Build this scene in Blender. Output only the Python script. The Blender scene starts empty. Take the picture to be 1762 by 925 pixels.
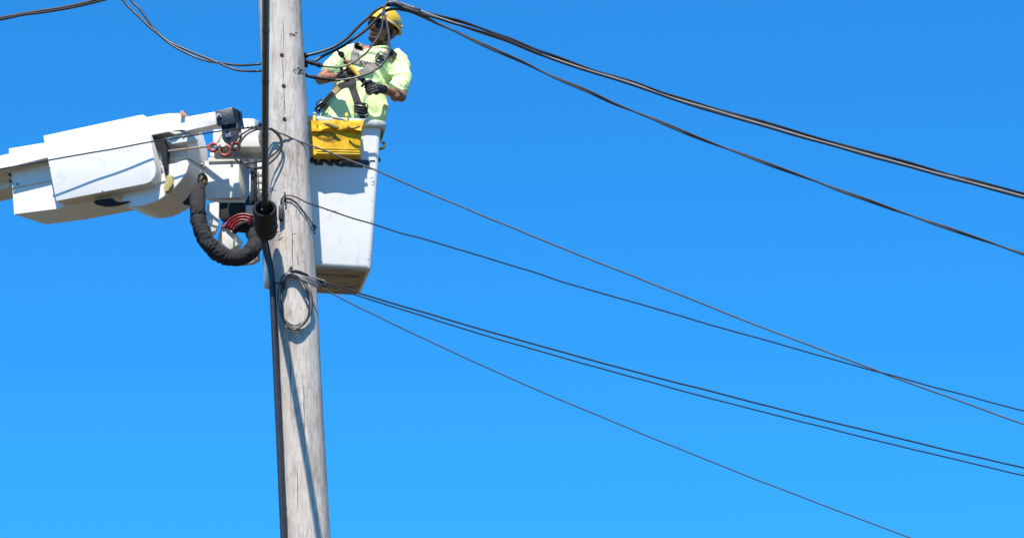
import bpy, bmesh, math, random
from mathutils import Vector, Matrix, noise
from mathutils.bvhtree import BVHTree
from mathutils.geometry import tessellate_polygon
random.seed(7)
sc = bpy.context.scene
R = math.radians
# ------------------------------------------------------------------ camera
PITCH = R(18.0); FPX = 5850.0; CZ = 1.6
cam_d = bpy.data.cameras.new("camera"); cam = bpy.data.objects.new("camera", cam_d)
sc.collection.objects.link(cam); sc.camera = cam
cam.location = (0, 0, CZ); cam.rotation_euler = (R(90) + PITCH, 0, 0)
cam_d.sensor_width = 36; cam_d.lens = 36 * FPX / 1762.0
cam_d.clip_start = 0.1; cam_d.clip_end = 6000
# ------------------------------------------------------------------ sky, sun, exposure
SUN_EL, SUN_AZ = 57.0, 11.5          # azimuth: degrees to the left of straight behind the camera
to_sun = Vector((-math.sin(R(SUN_AZ)) * math.cos(R(SUN_EL)), -math.cos(R(SUN_AZ)) * math.cos(R(SUN_EL)), math.sin(R(SUN_EL))))
w = bpy.data.worlds.new("World"); sc.world = w; w.use_nodes = True
nt = w.node_tree; bg = nt.nodes["Background"]
sky = nt.nodes.new("ShaderNodeTexSky"); sky.sky_type = 'NISHITA'; sky.sun_disc = False
sky.sun_elevation = R(SUN_EL); sky.sun_rotation = R(180 + SUN_AZ)
sky.air_density = 1.0; sky.dust_density = 0.15; sky.ozone_density = 3.0; sky.altitude = 0
tint = nt.nodes.new("ShaderNodeMix"); tint.data_type = 'RGBA'; tint.blend_type = 'MULTIPLY'
tint.inputs[0].default_value = 1.0; tint.inputs[7].default_value = (0.15, 0.90, 1.48, 1)
nt.links.new(sky.outputs[0], tint.inputs[6]); nt.links.new(tint.outputs[2], bg.inputs[0])
bg.inputs[1].default_value = 0.100
sun_d = bpy.data.lights.new("sun", 'SUN'); sun_d.energy = 5.0; sun_d.angle = R(0.5); sun_d.color = (1, 0.935, 0.83)
sun = bpy.data.objects.new("sun", sun_d); sc.collection.objects.link(sun)
sun.rotation_euler = to_sun.to_track_quat('Z', 'Y').to_euler()
sc.view_settings.view_transform = 'Standard'; sc.view_settings.look = 'None'
sc.view_settings.exposure = 0.50; sc.view_settings.gamma = 1.0

# ------------------------------------------------------------------ helpers
FW = Vector((0, math.cos(PITCH), math.sin(PITCH))); UP = Vector((0, -math.sin(PITCH), math.cos(PITCH)))
def ray(px, py): return (Vector((1, 0, 0)) * ((px - 881) / FPX) + UP * ((462.5 - py) / FPX) + FW)
def at(px, py, Y):
    r = ray(px, py); t = Y / r.y
    return Vector((0, 0, CZ)) + r * t
M = 232.0                              # pixels of the photograph per metre near the pole

def mat(name, col, rough=0.5, var=0.0, vscale=6.0, bump=0.0, bscale=40.0, stretch=None, metal=0.0, dirt=None, dirt_amt=0.5, dirt_scale=5.0, coat=0.0, spec=0.5, dirt_lo=0.55):
    m = bpy.data.materials.new(name); m.use_nodes = True
    n = m.node_tree.nodes; l = m.node_tree.links; b = n["Principled BSDF"]
    b.inputs['Roughness'].default_value = rough; b.inputs['Metallic'].default_value = metal
    b.inputs['Coat Weight'].default_value = coat; b.inputs['Specular IOR Level'].default_value = spec
    tc = n.new("ShaderNodeTexCoord"); mp = n.new("ShaderNodeMapping")
    l.new(tc.outputs['Object'], mp.inputs[0])
    if stretch: mp.inputs['Scale'].default_value = stretch
    nz = n.new("ShaderNodeTexNoise"); nz.inputs['Scale'].default_value = vscale; nz.inputs['Detail'].default_value = 8; nz.inputs['Roughness'].default_value = 0.62
    l.new(mp.outputs[0], nz.inputs['Vector'])
    cr = n.new("ShaderNodeMapRange"); cr.inputs[1].default_value = 0.3; cr.inputs[2].default_value = 0.7
    cr.inputs[3].default_value = 1 - var; cr.inputs[4].default_value = 1 + var * 0.5
    l.new(nz.outputs[0], cr.inputs[0])
    mx = n.new("ShaderNodeMix"); mx.data_type = 'RGBA'; mx.blend_type = 'MULTIPLY'; mx.inputs[0].default_value = 1
    mx.inputs[6].default_value = (*col, 1); l.new(cr.outputs[0], mx.inputs[7])
    out = mx.outputs[2]
    if dirt:
        d = n.new("ShaderNodeTexNoise"); d.inputs['Scale'].default_value = dirt_scale; d.inputs['Detail'].default_value = 10; d.inputs['Roughness'].default_value = 0.7
        l.new(mp.outputs[0], d.inputs['Vector'])
        dr = n.new("ShaderNodeMapRange"); dr.inputs[1].default_value = dirt_lo; dr.inputs[2].default_value = dirt_lo + 0.17; dr.inputs[3].default_value = 0; dr.inputs[4].default_value = dirt_amt
        l.new(d.outputs[0], dr.inputs[0])
        m2 = n.new("ShaderNodeMix"); m2.data_type = 'RGBA'; l.new(dr.outputs[0], m2.inputs[0])
        l.new(out, m2.inputs[6]); m2.inputs[7].default_value = (*dirt, 1); out = m2.outputs[2]
    l.new(out, b.inputs['Base Color'])
    if bump:
        bz = n.new("ShaderNodeTexNoise"); bz.inputs['Scale'].default_value = bscale; bz.inputs['Detail'].default_value = 6
        l.new(mp.outputs[0], bz.inputs['Vector'])
        bp = n.new("ShaderNodeBump"); bp.inputs['Strength'].default_value = bump; bp.inputs['Distance'].default_value = 0.01
        l.new(bz.outputs[0], bp.inputs['Height']); l.new(bp.outputs[0], b.inputs['Normal'])
    return m

MT = {}
MT['paint'] = mat("white_gelcoat", (0.80, 0.775, 0.725), 0.38, 0.05, 3, 0.05, 25, dirt=(0.40, 0.36, 0.28), dirt_amt=0.5, dirt_scale=7, dirt_lo=0.585)
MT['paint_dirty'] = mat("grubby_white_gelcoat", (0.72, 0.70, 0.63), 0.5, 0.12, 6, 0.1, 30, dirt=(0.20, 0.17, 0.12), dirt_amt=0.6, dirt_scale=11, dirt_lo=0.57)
MT['bucket'] = mat("white_fibreglass", (0.80, 0.78, 0.74), 0.42, 0.05, 4, 0.08, 30, stretch=(1, 1, .5), dirt=(0.40, 0.36, 0.28), dirt_amt=0.5, dirt_scale=9, dirt_lo=0.58)
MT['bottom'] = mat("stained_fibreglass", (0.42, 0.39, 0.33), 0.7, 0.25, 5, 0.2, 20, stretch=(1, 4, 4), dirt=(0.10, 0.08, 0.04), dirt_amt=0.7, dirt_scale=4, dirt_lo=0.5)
MT['lip'] = mat("worn_lip", (0.62, 0.62, 0.58), 0.55, 0.15, 12, 0.15, 40, dirt=(0.3, 0.29, 0.26), dirt_amt=0.6, dirt_scale=20, dirt_lo=.5)
MT['steel_black'] = mat("blue_black_paint", (0.018, 0.024, 0.042), 0.42, 0.3, 12, 0.25, 60, dirt=(0.10, 0.09, 0.08), dirt_amt=0.35, dirt_scale=18, dirt_lo=.58)
MT['black'] = mat("black_rubber", (0.014, 0.0135, 0.014), 0.65, 0.2, 20, 0.1, 60, spec=.3)
MT['cable'] = mat("black_cable", (0.035, 0.033, 0.035), 0.36, 0.25, 20, 0.1, 80)
MT['cable_grey'] = mat("grey_cable", (0.10, 0.095, 0.09), 0.34, 0.25, 14, 0.1, 80)
MT['cable_mid'] = mat('aged_cable', (0.15, 0.14, 0.13), 0.4, 0.3, 14, 0.1, 80)
MT['cable_light'] = mat("weathered_cable", (0.30, 0.28, 0.26), 0.42, 0.25, 14, 0.1, 80)
MT['cable_brown'] = mat("brown_black_cable", (0.030, 0.024, 0.022), 0.42, 0.35, 9, 0.2, 50)
MT['sleeve'] = mat("black_canvas", (0.030, 0.028, 0.029), 0.85, 0.35, 18, 0.7, 90, spec=0.3)
MT['boot'] = mat("black_foam", (0.016, 0.015, 0.016), 0.75, 0.25, 14, 0.3, 60)
MT['red'] = mat("red_hose", (0.24, 0.014, 0.012), 0.35, 0.2, 20, 0.05, 60)
MT['redhook'] = mat("red_hook_paint", (0.42, 0.06, 0.03), 0.45, 0.3, 30, 0.1, 60, dirt=(.5, .3, .22), dirt_amt=.5, dirt_scale=40)
MT['rope'] = mat("dusty_rope", (0.42, 0.32, 0.23), 0.85, 0.3, 60, 0.6, 200)
MT['steel'] = mat("bare_steel", (0.42, 0.40, 0.38), 0.4, 0.3, 30, 0.1, 60, metal=0.8)
MT['chip'] = mat("orange_primer", (0.62, 0.30, 0.14), 0.7, 0.3, 30)
MT['foam'] = mat("ochre_foam", (0.55, 0.42, 0.17), 0.9, 0.35, 50, 0.6, 80)
MT['yellow_bag'] = mat("yellow_vinyl", (0.80, 0.44, 0.010), 0.6, 0.3, 7, 0.6, 14, dirt=(0.20, 0.10, 0.015), dirt_amt=0.75, dirt_scale=8, dirt_lo=.51, spec=.25)
MT['yellow_trim'] = mat("yellow_webbing", (0.76, 0.50, 0.03), 0.5, 0.15, 20, 0.3, 60)
MT['print'] = mat("dark_print", (0.16, 0.09, 0.015), 0.6, 0.3, 60)
MT['letter'] = mat("dark_letter", (0.025, 0.035, 0.05), 0.5, 0.25, 60)
MT['olive'] = mat("dull_yellow_hook", (0.26, 0.20, 0.02), 0.5, 0.3, 30)
MT['ground'] = mat("dry_grass_ground", (0.080, 0.054, 0.022), 0.95, 0.35, 0.4, 0.2, 3)
MT['skin'] = mat("skin", (0.33, 0.135, 0.075), 0.55, 0.18, 25, 0.12, 120)
MT['hair'] = mat("black_hair", (0.012, 0.009, 0.008), 0.7, 0.3, 80, 0.6, 200)
MT['stubble'] = mat('stubble', (0.070, 0.034, 0.022), 0.8, 0.4, 90, 0.5, 200)
MT['lips'] = mat("lips", (0.36, 0.13, 0.10), 0.4)
MT['glass'] = mat("dark_lens", (0.005, 0.005, 0.006), 0.25)
MT['helmet'] = mat("yellow_hard_hat", (0.86, 0.55, 0.03), 0.32, 0.1, 14, 0.04, 40, dirt=(0.50, 0.28, 0.02), dirt_amt=0.6, dirt_scale=30, dirt_lo=.54, coat=0.1)
MT['sticker_and_glare'] = mat("white_sticker_and_glare", (0.78, 0.76, 0.68), 0.25, 0.1, 20)  # badge white, also the colour of the glare painted on the hat
MT['greyband'] = mat("grey_band", (0.22, 0.22, 0.2), 0.4, 0.2, 20)
MT['shirt'] = mat("hi_vis_shirt", (0.74, 0.92, 0.46), 0.85, 0.06, 8, 0.25, 30, spec=.2)
MT['pants'] = mat("dark_trousers", (0.04, 0.05, 0.08), 0.9, 0.2, 10, 0.2, 40)
MT['strap'] = mat("grey_webbing", (0.33, 0.30, 0.26), 0.85, 0.15, 60, 0.12, 300)
MT['strap_tan'] = mat("tan_webbing", (0.36, 0.28, 0.16), 0.85, 0.2, 60, 0.12, 300)
MT['strap_dark'] = mat("dark_webbing", (0.045, 0.040, 0.042), 0.85, 0.2, 60, 0.12, 300)
MT['pad'] = mat("black_pad", (0.012, 0.014, 0.02), 0.8, 0.2, 30)
MT['piping'] = mat("brown_orange_piping", (0.36, 0.17, 0.05), 0.8, 0.2, 30)
MT['glove'] = mat("black_glove", (0.015, 0.015, 0.018), 0.65, 0.3, 50, 0.5, 120)
MT['glovegrey'] = mat("glove_palm", (0.26, 0.24, 0.2), 0.8, 0.2, 50, 0.3, 100)
MT['tool_yellow'] = mat("yellow_handle", (0.85, 0.52, 0.03), 0.3, 0.15, 20, 0.05, 60, coat=.3)
MT['tool_dark'] = mat("dark_tool_metal", (0.05, 0.04, 0.03), 0.4, 0.4, 60, 0.2, 100, metal=.5)
MT['tool_red'] = mat("copper_clamp", (0.32, 0.13, 0.09), 0.4, 0.3, 60, 0.2, 100, metal=.3)

def wood_material():
    m = bpy.data.materials.new("weathered_pole_wood"); m.use_nodes = True
    n = m.node_tree.nodes; l = m.node_tree.links; b = n["Principled BSDF"]; b.inputs['Roughness'].default_value = 0.9
    b.inputs['Specular IOR Level'].default_value = 0.2
    tc = n.new("ShaderNodeTexCoord")
    def nz(scale, st, det=10, ro=.65):
        mp = n.new("ShaderNodeMapping"); mp.inputs['Scale'].default_value = st; l.new(tc.outputs['Object'], mp.inputs[0])
        t = n.new("ShaderNodeTexNoise"); t.inputs['Scale'].default_value = scale; t.inputs['Detail'].default_value = det; t.inputs['Roughness'].default_value = ro
        l.new(mp.outputs[0], t.inputs['Vector']); return t.outputs[0]
    g = nz(24, (1, 1, .13)); f = nz(85, (1, 1, .07)); p = nz(4, (1, 1, .8)); k = nz(14, (1.0, 1.0, .25), 4, .5); q = nz(9, (1, 1, .35))
    def ramp(src, stops):
        r = n.new("ShaderNodeValToRGB"); e = r.color_ramp.elements
        e[0].position, e[0].color = stops[0][0], (*stops[0][1], 1); e[1].position, e[1].color = stops[-1][0], (*stops[-1][1], 1)
        for s in stops[1:-1]:
            x = e.new(s[0]); x.color = (*s[1], 1)
        l.new(src, r.inputs[0]); return r.outputs[0]
    def mul(a, c, f=1.0):
        x = n.new("ShaderNodeMix"); x.data_type = 'RGBA'; x.blend_type = 'MULTIPLY'; x.inputs[0].default_value = f
        l.new(a, x.inputs[6]); l.new(c, x.inputs[7]); return x.outputs[2]
    c = ramp(g, [(.28, (.46, .40, .345)), (.42, (.60, .535, .47)), (.6, (.65, .59, .525)), (.75, (.72, .66, .595))])
    c = mul(c, ramp(f, [(.30, (.50, .48, .46)), (.44, (.95, .95, .95)), (.7, (1.05, 1.05, 1.05))]), .8)
    c = mul(c, ramp(p, [(.3, (.80, .76, .72)), (.6, (1, 1, 1))]))
    c = mul(c, ramp(q, [(.34, (.62, .57, .50)), (.44, (1, 1, 1))]), .8)
    c = mul(c, ramp(k, [(.26, (.35, .30, .26)), (.31, (1, 1, 1))]))
    v1 = nz(9, (1, 1, .16), 5, .6); v2 = nz(17, (1, 1, .30), 4, .6); mk = nz(5, (1, 1, .5), 3, .5)
    c = mul(c, ramp(v1, [(.484, (1, 1, 1)), (.500, (.50, .46, .42)), (.516, (1, 1, 1))]), .55)
    l2 = ramp(v2, [(.440, (1, 1, 1)), (.452, (.35, .32, .29)), (.464, (1, 1, 1))])
    mm = ramp(mk, [(.45, (0, 0, 0)), (.6, (.8, .8, .8))]); x = n.new("ShaderNodeMix"); x.data_type = 'RGBA'; x.blend_type = 'MULTIPLY'
    l.new(mm, x.inputs[0]); l.new(c, x.inputs[6]); l.new(l2, x.inputs[7]); c = x.outputs[2]
    l.new(c, b.inputs['Base Color'])
    ad = n.new("ShaderNodeMath"); ad.operation = 'ADD'; l.new(g, ad.inputs[0]); l.new(f, ad.inputs[1])
    bp = n.new("ShaderNodeBump"); bp.inputs['Strength'].default_value = .7; bp.inputs['Distance'].default_value = .006
    l.new(ad.outputs[0], bp.inputs['Height']); l.new(bp.outputs[0], b.inputs['Normal'])
    return m
MT['wood'] = wood_material()
MT['crack'] = mat("crack_dark", (0.03, 0.025, 0.02), 0.95)

def link(name, me, m, parent=None, smooth=True):
    o = bpy.data.objects.new(name, me); sc.collection.objects.link(o)
    if m is not None:
        me.materials.clear(); me.materials.append(m if not isinstance(m, str) else MT[m])
    if smooth:
        me.shade_smooth() if hasattr(me, 'shade_smooth') else None
    if parent is not None:
        o.parent = parent; o.matrix_parent_inverse = parent.matrix_world.inverted()
    return o
def obj(name, bm, m, parent=None, smooth=True, sharp=None):
    me = bpy.data.meshes.new(name)
    bmesh.ops.recalc_face_normals(bm, faces=bm.faces)
    if smooth and sharp is not None:
        for f in bm.faces: f.smooth = True
        for e in bm.edges:
            if len(e.link_faces) == 2 and e.calc_face_angle(0) > R(sharp): e.smooth = False
        bm.to_mesh(me); bm.free(); return link(name, me, m, parent, False)
    for f in bm.faces: f.smooth = smooth
    bm.to_mesh(me); bm.free()
    return link(name, me, m, parent, False)
def thing(name, label, cat, loc, group=None):
    o = bpy.data.objects.new(name, None); sc.collection.objects.link(o); o.location = loc
    o['label'] = label; o['category'] = cat
    if group: o['group'] = group
    o.empty_display_size = .1
    bpy.context.view_layer.update()
    return o
def tag(o, label, cat, group=None):
    o['label'] = label; o['category'] = cat
    if group: o['group'] = group
    return o

def smooth_path(pts, sub=6):
    P = [Vector(p) for p in pts]
    if len(P) < 3: 
        return [P[0].lerp(P[-1], i / sub) for i in range(sub + 1)]
    out = []
    for i in range(len(P) - 1):
        p0 = P[i - 1] if i else P[0] * 2 - P[1]; p1, p2 = P[i], P[i + 1]
        p3 = P[i + 2] if i + 2 < len(P) else P[-1] * 2 - P[-2]
        for k in range(sub):
            t = k / sub; t2 = t * t; t3 = t2 * t
            out.append(.5 * ((2 * p1) + (p2 - p0) * t + (2 * p0 - 5 * p1 + 4 * p2 - p3) * t2 + (3 * p1 - p0 - 3 * p2 + p3) * t3))
    out.append(P[-1]); return out
def frames(P):
    T = [(P[min(i + 1, len(P) - 1)] - P[max(i - 1, 0)]).normalized() for i in range(len(P))]
    n = T[0].cross(Vector((0, 1, 0.01))).normalized(); N = []
    for t in T:
        n = (n - t * n.dot(t)).normalized(); N.append(n.copy())
    return T, N
def tube(bm, P, r, sides=8, cap=True, flat=1.0):
    T, N = frames(P); rings = []
    for i, p in enumerate(P):
        b = T[i].cross(N[i]); rr = r(i / (len(P) - 1)) if callable(r) else r
        rings.append([bm.verts.new(p + N[i] * (math.cos(a) * rr) + b * (math.sin(a) * rr * flat)) for a in [2 * math.pi * k / sides for k in range(sides)]])
    for A, B in zip(rings, rings[1:]):
        for k in range(sides): bm.faces.new((A[k], A[(k + 1) % sides], B[(k + 1) % sides], B[k]))
    if cap: bm.faces.new(rings[0][::-1]); bm.faces.new(rings[-1])
    return rings
def cyl(bm, a, b, r0, r1=None, sides=20, bev=0.0):
    r1 = r0 if r1 is None else r1
    P = [a, a.lerp(b, .5), b]; L = (b - a).length
    if bev:
        P = [a, a.lerp(b, bev / L), a.lerp(b, 1 - bev / L), b]; rs = [r0 - bev, r0, r1, r1 - bev]
        T = (b - a).normalized(); n = T.orthogonal().normalized(); c = T.cross(n); rings = []
        for p, rr in zip(P, rs): rings.append([bm.verts.new(p + n * math.cos(x) * rr + c * math.sin(x) * rr) for x in [2 * math.pi * k / sides for k in range(sides)]])
        for A, B in zip(rings, rings[1:]):
            for k in range(sides): bm.faces.new((A[k], A[(k + 1) % sides], B[(k + 1) % sides], B[k]))
        bm.faces.new(rings[0][::-1]); bm.faces.new(rings[-1]); return
    tube(bm, P, lambda t: r0 + (r1 - r0) * t, sides)
def prism_bm(pts, ext, bevel=0.008, seg=2):
    bm = bmesh.new(); ext = Vector(ext)
    F = [bm.verts.new(p) for p in pts]; B = [bm.verts.new(Vector(p) + ext) for p in pts]
    n = len(F); bm.faces.new(F); bm.faces.new(B[::-1])
    for i in range(n): bm.faces.new((F[i], B[i], B[(i + 1) % n], F[(i + 1) % n]))
    bmesh.ops.recalc_face_normals(bm, faces=bm.faces)
    if bevel:
        ed = [e for e in bm.edges if len(e.link_faces) == 2 and e.calc_face_angle(0) > R(28)]
        bmesh.ops.bevel(bm, geom=ed, offset=bevel, segments=seg, profile=.5, affect='EDGES', clamp_overlap=True)
    return bm
def yb(px, off=0.0): return 24.7 - 0.4 * (px - 200) / M + off          # the boom's front plane
def bprism(name, pp, off, ext_px, depth, m='paint', parent=None, bevel=0.008, seg=2, flat=None):
    """polygon on the boom's front plane; the back edge lies depth metres behind, displaced in x by its own yaw"""
    pts = [at(x, y, (yb(x, off) if flat is None else flat)) for x, y in pp]
    ex = ext_px[0] / M; ez = (79 * depth - ext_px[1]) / 221.0
    return obj(name, prism_bm(pts, (ex, depth, ez), bevel, seg), m, parent, sharp=21)
def arc(cx, cy, rx, ry, a0, a1, n=6): return [(cx + rx * math.cos(R(a0 + (a1 - a0) * i / n)), cy - ry * math.sin(R(a0 + (a1 - a0) * i / n))) for i in range(n + 1)]
def ellipsoid(bm, c, rad, rot=None, sub=3):
    r = bmesh.ops.create_icosphere(bm, subdivisions=sub, radius=1.0)
    mx = Matrix.Translation(c) @ ((rot.to_4x4()) if rot is not None else Matrix.Identity(4)) @ Matrix.Diagonal((*rad, 1))
    bmesh.ops.transform(bm, matrix=mx, verts=r['verts'])
def limb(bm, pts, radii, sides=16):
    """capsule chain"""
    for p, r in zip(pts, radii): ellipsoid(bm, p, (r, r, r), sub=2)
    for (a, b), (r0, r1) in zip(zip(pts, pts[1:]), zip(radii, radii[1:])): cyl(bm, a, b, r0, r1, sides)
def remesh(bm, voxel, smooth_it=4, fold=None):
    me = bpy.data.meshes.new("tmp"); bm.to_mesh(me); bm.free()
    o = bpy.data.objects.new("tmp", me); sc.collection.objects.link(o)
    md = o.modifiers.new("r", 'REMESH'); md.mode = 'VOXEL'; md.voxel_size = voxel
    ms = o.modifiers.new("s", 'SMOOTH'); ms.factor = .5; ms.iterations = smooth_it
    dg = bpy.context.evaluated_depsgraph_get(); ev = o.evaluated_get(dg)
    new = bpy.data.meshes.new_from_object(ev); bpy.data.objects.remove(o); bpy.data.meshes.remove(me)
    if fold:
        nr = [v.normal.copy() for v in new.vertices]
        for v, n in zip(new.vertices, nr): v.co += n * fold(v.co, n)
    for p in new.polygons: p.use_smooth = True
    new.update(); return new

# ------------------------------------------------------------------ ground (far below the frame; it lights the undersides)
bm = bmesh.new(); bmesh.ops.create_grid(bm, x_segments=60, y_segments=60, size=3000)
for v in bm.verts: v.co.z = 0 if v.co.length < 150 else -abs(noise.noise(v.co * .002)) * 6
g = obj("ground", bm, 'ground'); g['kind'] = 'structure'

# ------------------------------------------------------------------ utility pole
PA, PB = at(481, 0, 24.0), at(507, 505, 24.0)
pdir = (PB - PA) / (PA.z - PB.z)
def pole_c(z): return PA + pdir * (PA.z - z)
PR = 0.1635
def pole_r(z): return PR * (1 + (PA.z - z) * 0.004)
pole = thing("utility_pole", "weathered grey wooden utility pole with three drilled holes and long cracks", "utility pole", pole_c(0))
bm = bmesh.new(); NS = 72
zs = [0, 2, 4, 6] + [6.3 + i * .035 for i in range(175)] + [12.6]
rings = []
for z in zs:
    c = pole_c(z); ring = []
    for k in range(NS):
        a = 2 * math.pi * k / NS
        d = noise.noise(Vector((math.cos(a) * 2.2, math.sin(a) * 2.2, z * .9))) * .007 + noise.noise(Vector((math.cos(a) * 11, math.sin(a) * 11, z * .8 + 9))) * .0035
        d += noise.noise(Vector((math.cos(a) * 5, math.sin(a) * 5, z * 6))) * .0022
        r = pole_r(z) + d
        ring.append(bm.verts.new(c + Vector((math.cos(a) * r, math.sin(a) * r, 0))))
    rings.append(ring)
for A, B in zip(rings, rings[1:]):
    for k in range(NS): bm.faces.new((A[k], A[(k + 1) % NS], B[(k + 1) % NS], B[k]))
bm.faces.new(rings[-1]); bm.faces.new(rings[0][::-1])
bmesh.ops.recalc_face_normals(bm, faces=bm.faces)
pole_bvh = BVHTree.FromBMesh(bm)
obj("shaft", bm, 'wood', pole, sharp=60)
def on_pole(px, py, off=0.002):
    r = ray(px, py).normalized(); h = pole_bvh.ray_cast(Vector((0, 0, CZ)), r)
    if h[0] is None:
        p = at(px, py, 24.0); return p
    return h[0] + h[1] * off if h[1].dot(r) < 0 else h[0] - h[1] * off
for (x, y) in ((485, 95), (488, 148), (489.5, 205)):
    bm = bmesh.new(); p = on_pole(x, y, 0); tube(bm, [p + Vector((0, -.0035, 0)), p + Vector((0, .01, 0))], .0155, 16)
    obj("drill_hole", bm, 'crack', pole, sharp=40)
def crack(pts, wd):
    bm = bmesh.new(); P = smooth_path([on_pole(x, y, .0005) for x, y in pts], 8); n = len(P)
    P = [p + Vector((noise.noise(p * 14) * .004, 0, 0)) for p in P]
    tube(bm, P, lambda t: wd * (0.25 + math.sin(math.pi * min(max(t, .02), .98)) * (0.7 + .5 * noise.noise(Vector((t * 9, 1, 2))))), 5, flat=.6)
    obj("crack", bm, 'crack', pole)
crack([(487, 33), (488, 60), (487, 92)], .0022); crack([(486, 98), (487, 120), (488, 145)], .0022)
crack([(488, 151), (489, 175), (489.5, 202)], .0024); crack([(490, 208), (490.5, 230), (491, 250)], .002)
crack([(501, 384), (503, 405), (503, 430), (504, 462)], .0032); crack([(512, 440), (513, 458)], .0025)
crack([(502, 404), (508, 402), (521, 401)], .0018); crack([(476, 345), (476.5, 372)], .0018); crack([(512, 352), (509, 372)], .002)
crack([(498, 560), (500, 640), (501, 720)], .003); crack([(520, 640), (523, 700), (524, 790)], .0026); crack([(511, 800), (513, 880)], .003)
# torn bark patches round the spike holes
for (x, y, s) in ((475, 405, 1.), (512, 120, .8), (505, 58, .6), (470, 326, .5)):
    bm = bmesh.new()
    for i in range(int(9 * s) + 3):
        x0 = x + random.uniform(-9, 9) * s; y0 = y + random.uniform(-6, 8) * s; a = random.uniform(-.9, .5)
        q = [on_pole(x0 + t * 4 * s * math.cos(a) + random.uniform(-.6, .6), y0 + t * 4 * s * math.sin(a) + random.uniform(-.6, .6), .001) for t in (-1, -.3, .3, 1)]
        tube(bm, smooth_path(q, 3), lambda t: .0006 + .0016 * math.sin(math.pi * t), 4)
    obj("splinter_scar", bm, 'crack', pole)

# ------------------------------------------------------------------ bucket
BA = R(10.0)
bx, by = Vector((math.cos(BA), math.sin(BA), 0)), Vector((-math.sin(BA), math.cos(BA), 0))
BO = at(554.5, 457.5, 24.40)                       # front bottom centre
bucket = thing("aerial_bucket", "white fibreglass lift bucket behind the pole with the worker standing in it", "bucket", BO + by * .3)
def bl(x, y, z): return BO + bx * x + by * y + Vector((0, 0, z))
BH = 1.165
def rring(hw, y0, y1, z, rc, n=7):
    out = []
    for cx, cy, a0 in ((hw - rc, y1 - rc, 0), (-hw + rc, y1 - rc, 90), (-hw + rc, y0 + rc, 180), (hw - rc, y0 + rc, 270)):
        for i in range(n + 1):
            a = R(a0 + 90 * i / n); out.append(bl(cx + rc * math.cos(a), cy + rc * math.sin(a), z))
    return out
def loft(bm, rings, closed=False):
    V = [[bm.verts.new(p) for p in r] for r in rings]; n = len(V[0])
    prs = list(zip(V, V[1:])) + ([(V[-1], V[0])] if closed else [])
    for A, B in prs:
        for k in range(n): bm.faces.new((A[k], A[(k + 1) % n], B[(k + 1) % n], B[k]))
    return V
HWB, HWT = .378, .432
def hw(z): return HWB + (HWT - HWB) * z / BH
def yf(z): return -.055 * z / BH
def yk(z): return .67 + .045 * z / BH
bm = bmesh.new(); rg = []
for z, ins, rc in ((-.0, .022, .03), (.003, .010, .034), (.009, .003, .037), (.03, 0, .038), (.3, 0, .038), (.6, 0, .038), (.9, 0, .038), (BH - .01, 0, .038)):
    rg.append(rring(hw(z) - ins, yf(z) + ins, yk(z) - ins, z, rc))
for z, ins in ((BH - .01, .02), (.6, .02), (.06, .02)): rg.append(rring(hw(z) - ins, yf(z) + ins, yk(z) - ins, z, .05))
V = loft(bm, rg); bm.faces.new(V[0][::-1]); bm.faces.new(V[-1])
bmesh.ops.recalc_face_normals(bm, faces=bm.faces); bucket_bvh = BVHTree.FromBMesh(bm)
obj("shell", bm, 'bucket', bucket, sharp=40)
bm = bmesh.new(); o = .036
prof = [(-.052, .002), (-.050, .030), (-.044, o), (-.008, o + .008), (0.002, o + .002), (.004, 0.01), (-.002, -.026), (-.03, -.028)]
loft(bm, [rring(hw(BH) + q, yf(BH) - q, yk(BH) + q, BH + z, .05 + q) for z, q in prof], closed=True)
obj("rim", bm, 'lip', bucket, sharp=50)
# underside: stepped base pad with raised ribs
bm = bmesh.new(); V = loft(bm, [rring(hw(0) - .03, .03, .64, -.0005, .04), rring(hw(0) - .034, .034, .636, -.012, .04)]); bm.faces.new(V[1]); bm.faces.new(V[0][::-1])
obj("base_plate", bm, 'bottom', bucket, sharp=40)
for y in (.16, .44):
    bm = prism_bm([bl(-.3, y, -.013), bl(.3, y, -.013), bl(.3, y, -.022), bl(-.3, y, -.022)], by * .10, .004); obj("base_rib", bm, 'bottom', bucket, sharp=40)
def on_bucket(px, py, off=.002):
    r = ray(px, py).normalized(); h = bucket_bvh.ray_cast(Vector((0, 0, CZ)), r)
    if h[0] is None: return at(px, py, 24.42)
    return h[0] + (h[1] if h[1].dot(r) < 0 else -h[1]) * off
# lettering
def text_mesh(s, size, xs, shear=0., bold=0.0, depth=0.0008):
    cu = bpy.data.curves.new("t", 'FONT'); cu.body = s; cu.size = size; cu.shear = shear; cu.offset = bold; cu.extrude = depth
    cu.align_x = 'CENTER'; cu.align_y = 'CENTER'; cu.resolution_u = 3; cu.space_character = 1.05
    o = bpy.data.objects.new("t", cu); sc.collection.objects.link(o)
    me = bpy.data.meshes.new_from_object(o.evaluated_get(bpy.context.evaluated_depsgraph_get())); bpy.data.objects.remove(o)
    for v in me.vertices: v.co.x *= xs
    return me
def place_text(name, s, p, xdir, ydir, size, xs, m, parent, shear=0., bold=0., depth=.0008):
    me = text_mesh(s, size, xs, shear, bold, depth); X = xdir.normalized(); Z = X.cross(ydir.normalized()).normalized(); Yv = Z.cross(X)
    mx = Matrix.Translation(p) @ Matrix((X, Yv, Z)).transposed().to_4x4(); me.transform(mx)
    return link(name, me, m, parent, False)
pt = on_bucket(570, 279.5, .005); slope = (bl(0, yf(BH), BH) - bl(0, 0, 0)).normalized()
place_text("lettering", "RANGER", pt, bx, slope, .076, 1.92, 'letter', bucket, .18, .0055)
bm = bmesh.new()
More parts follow.
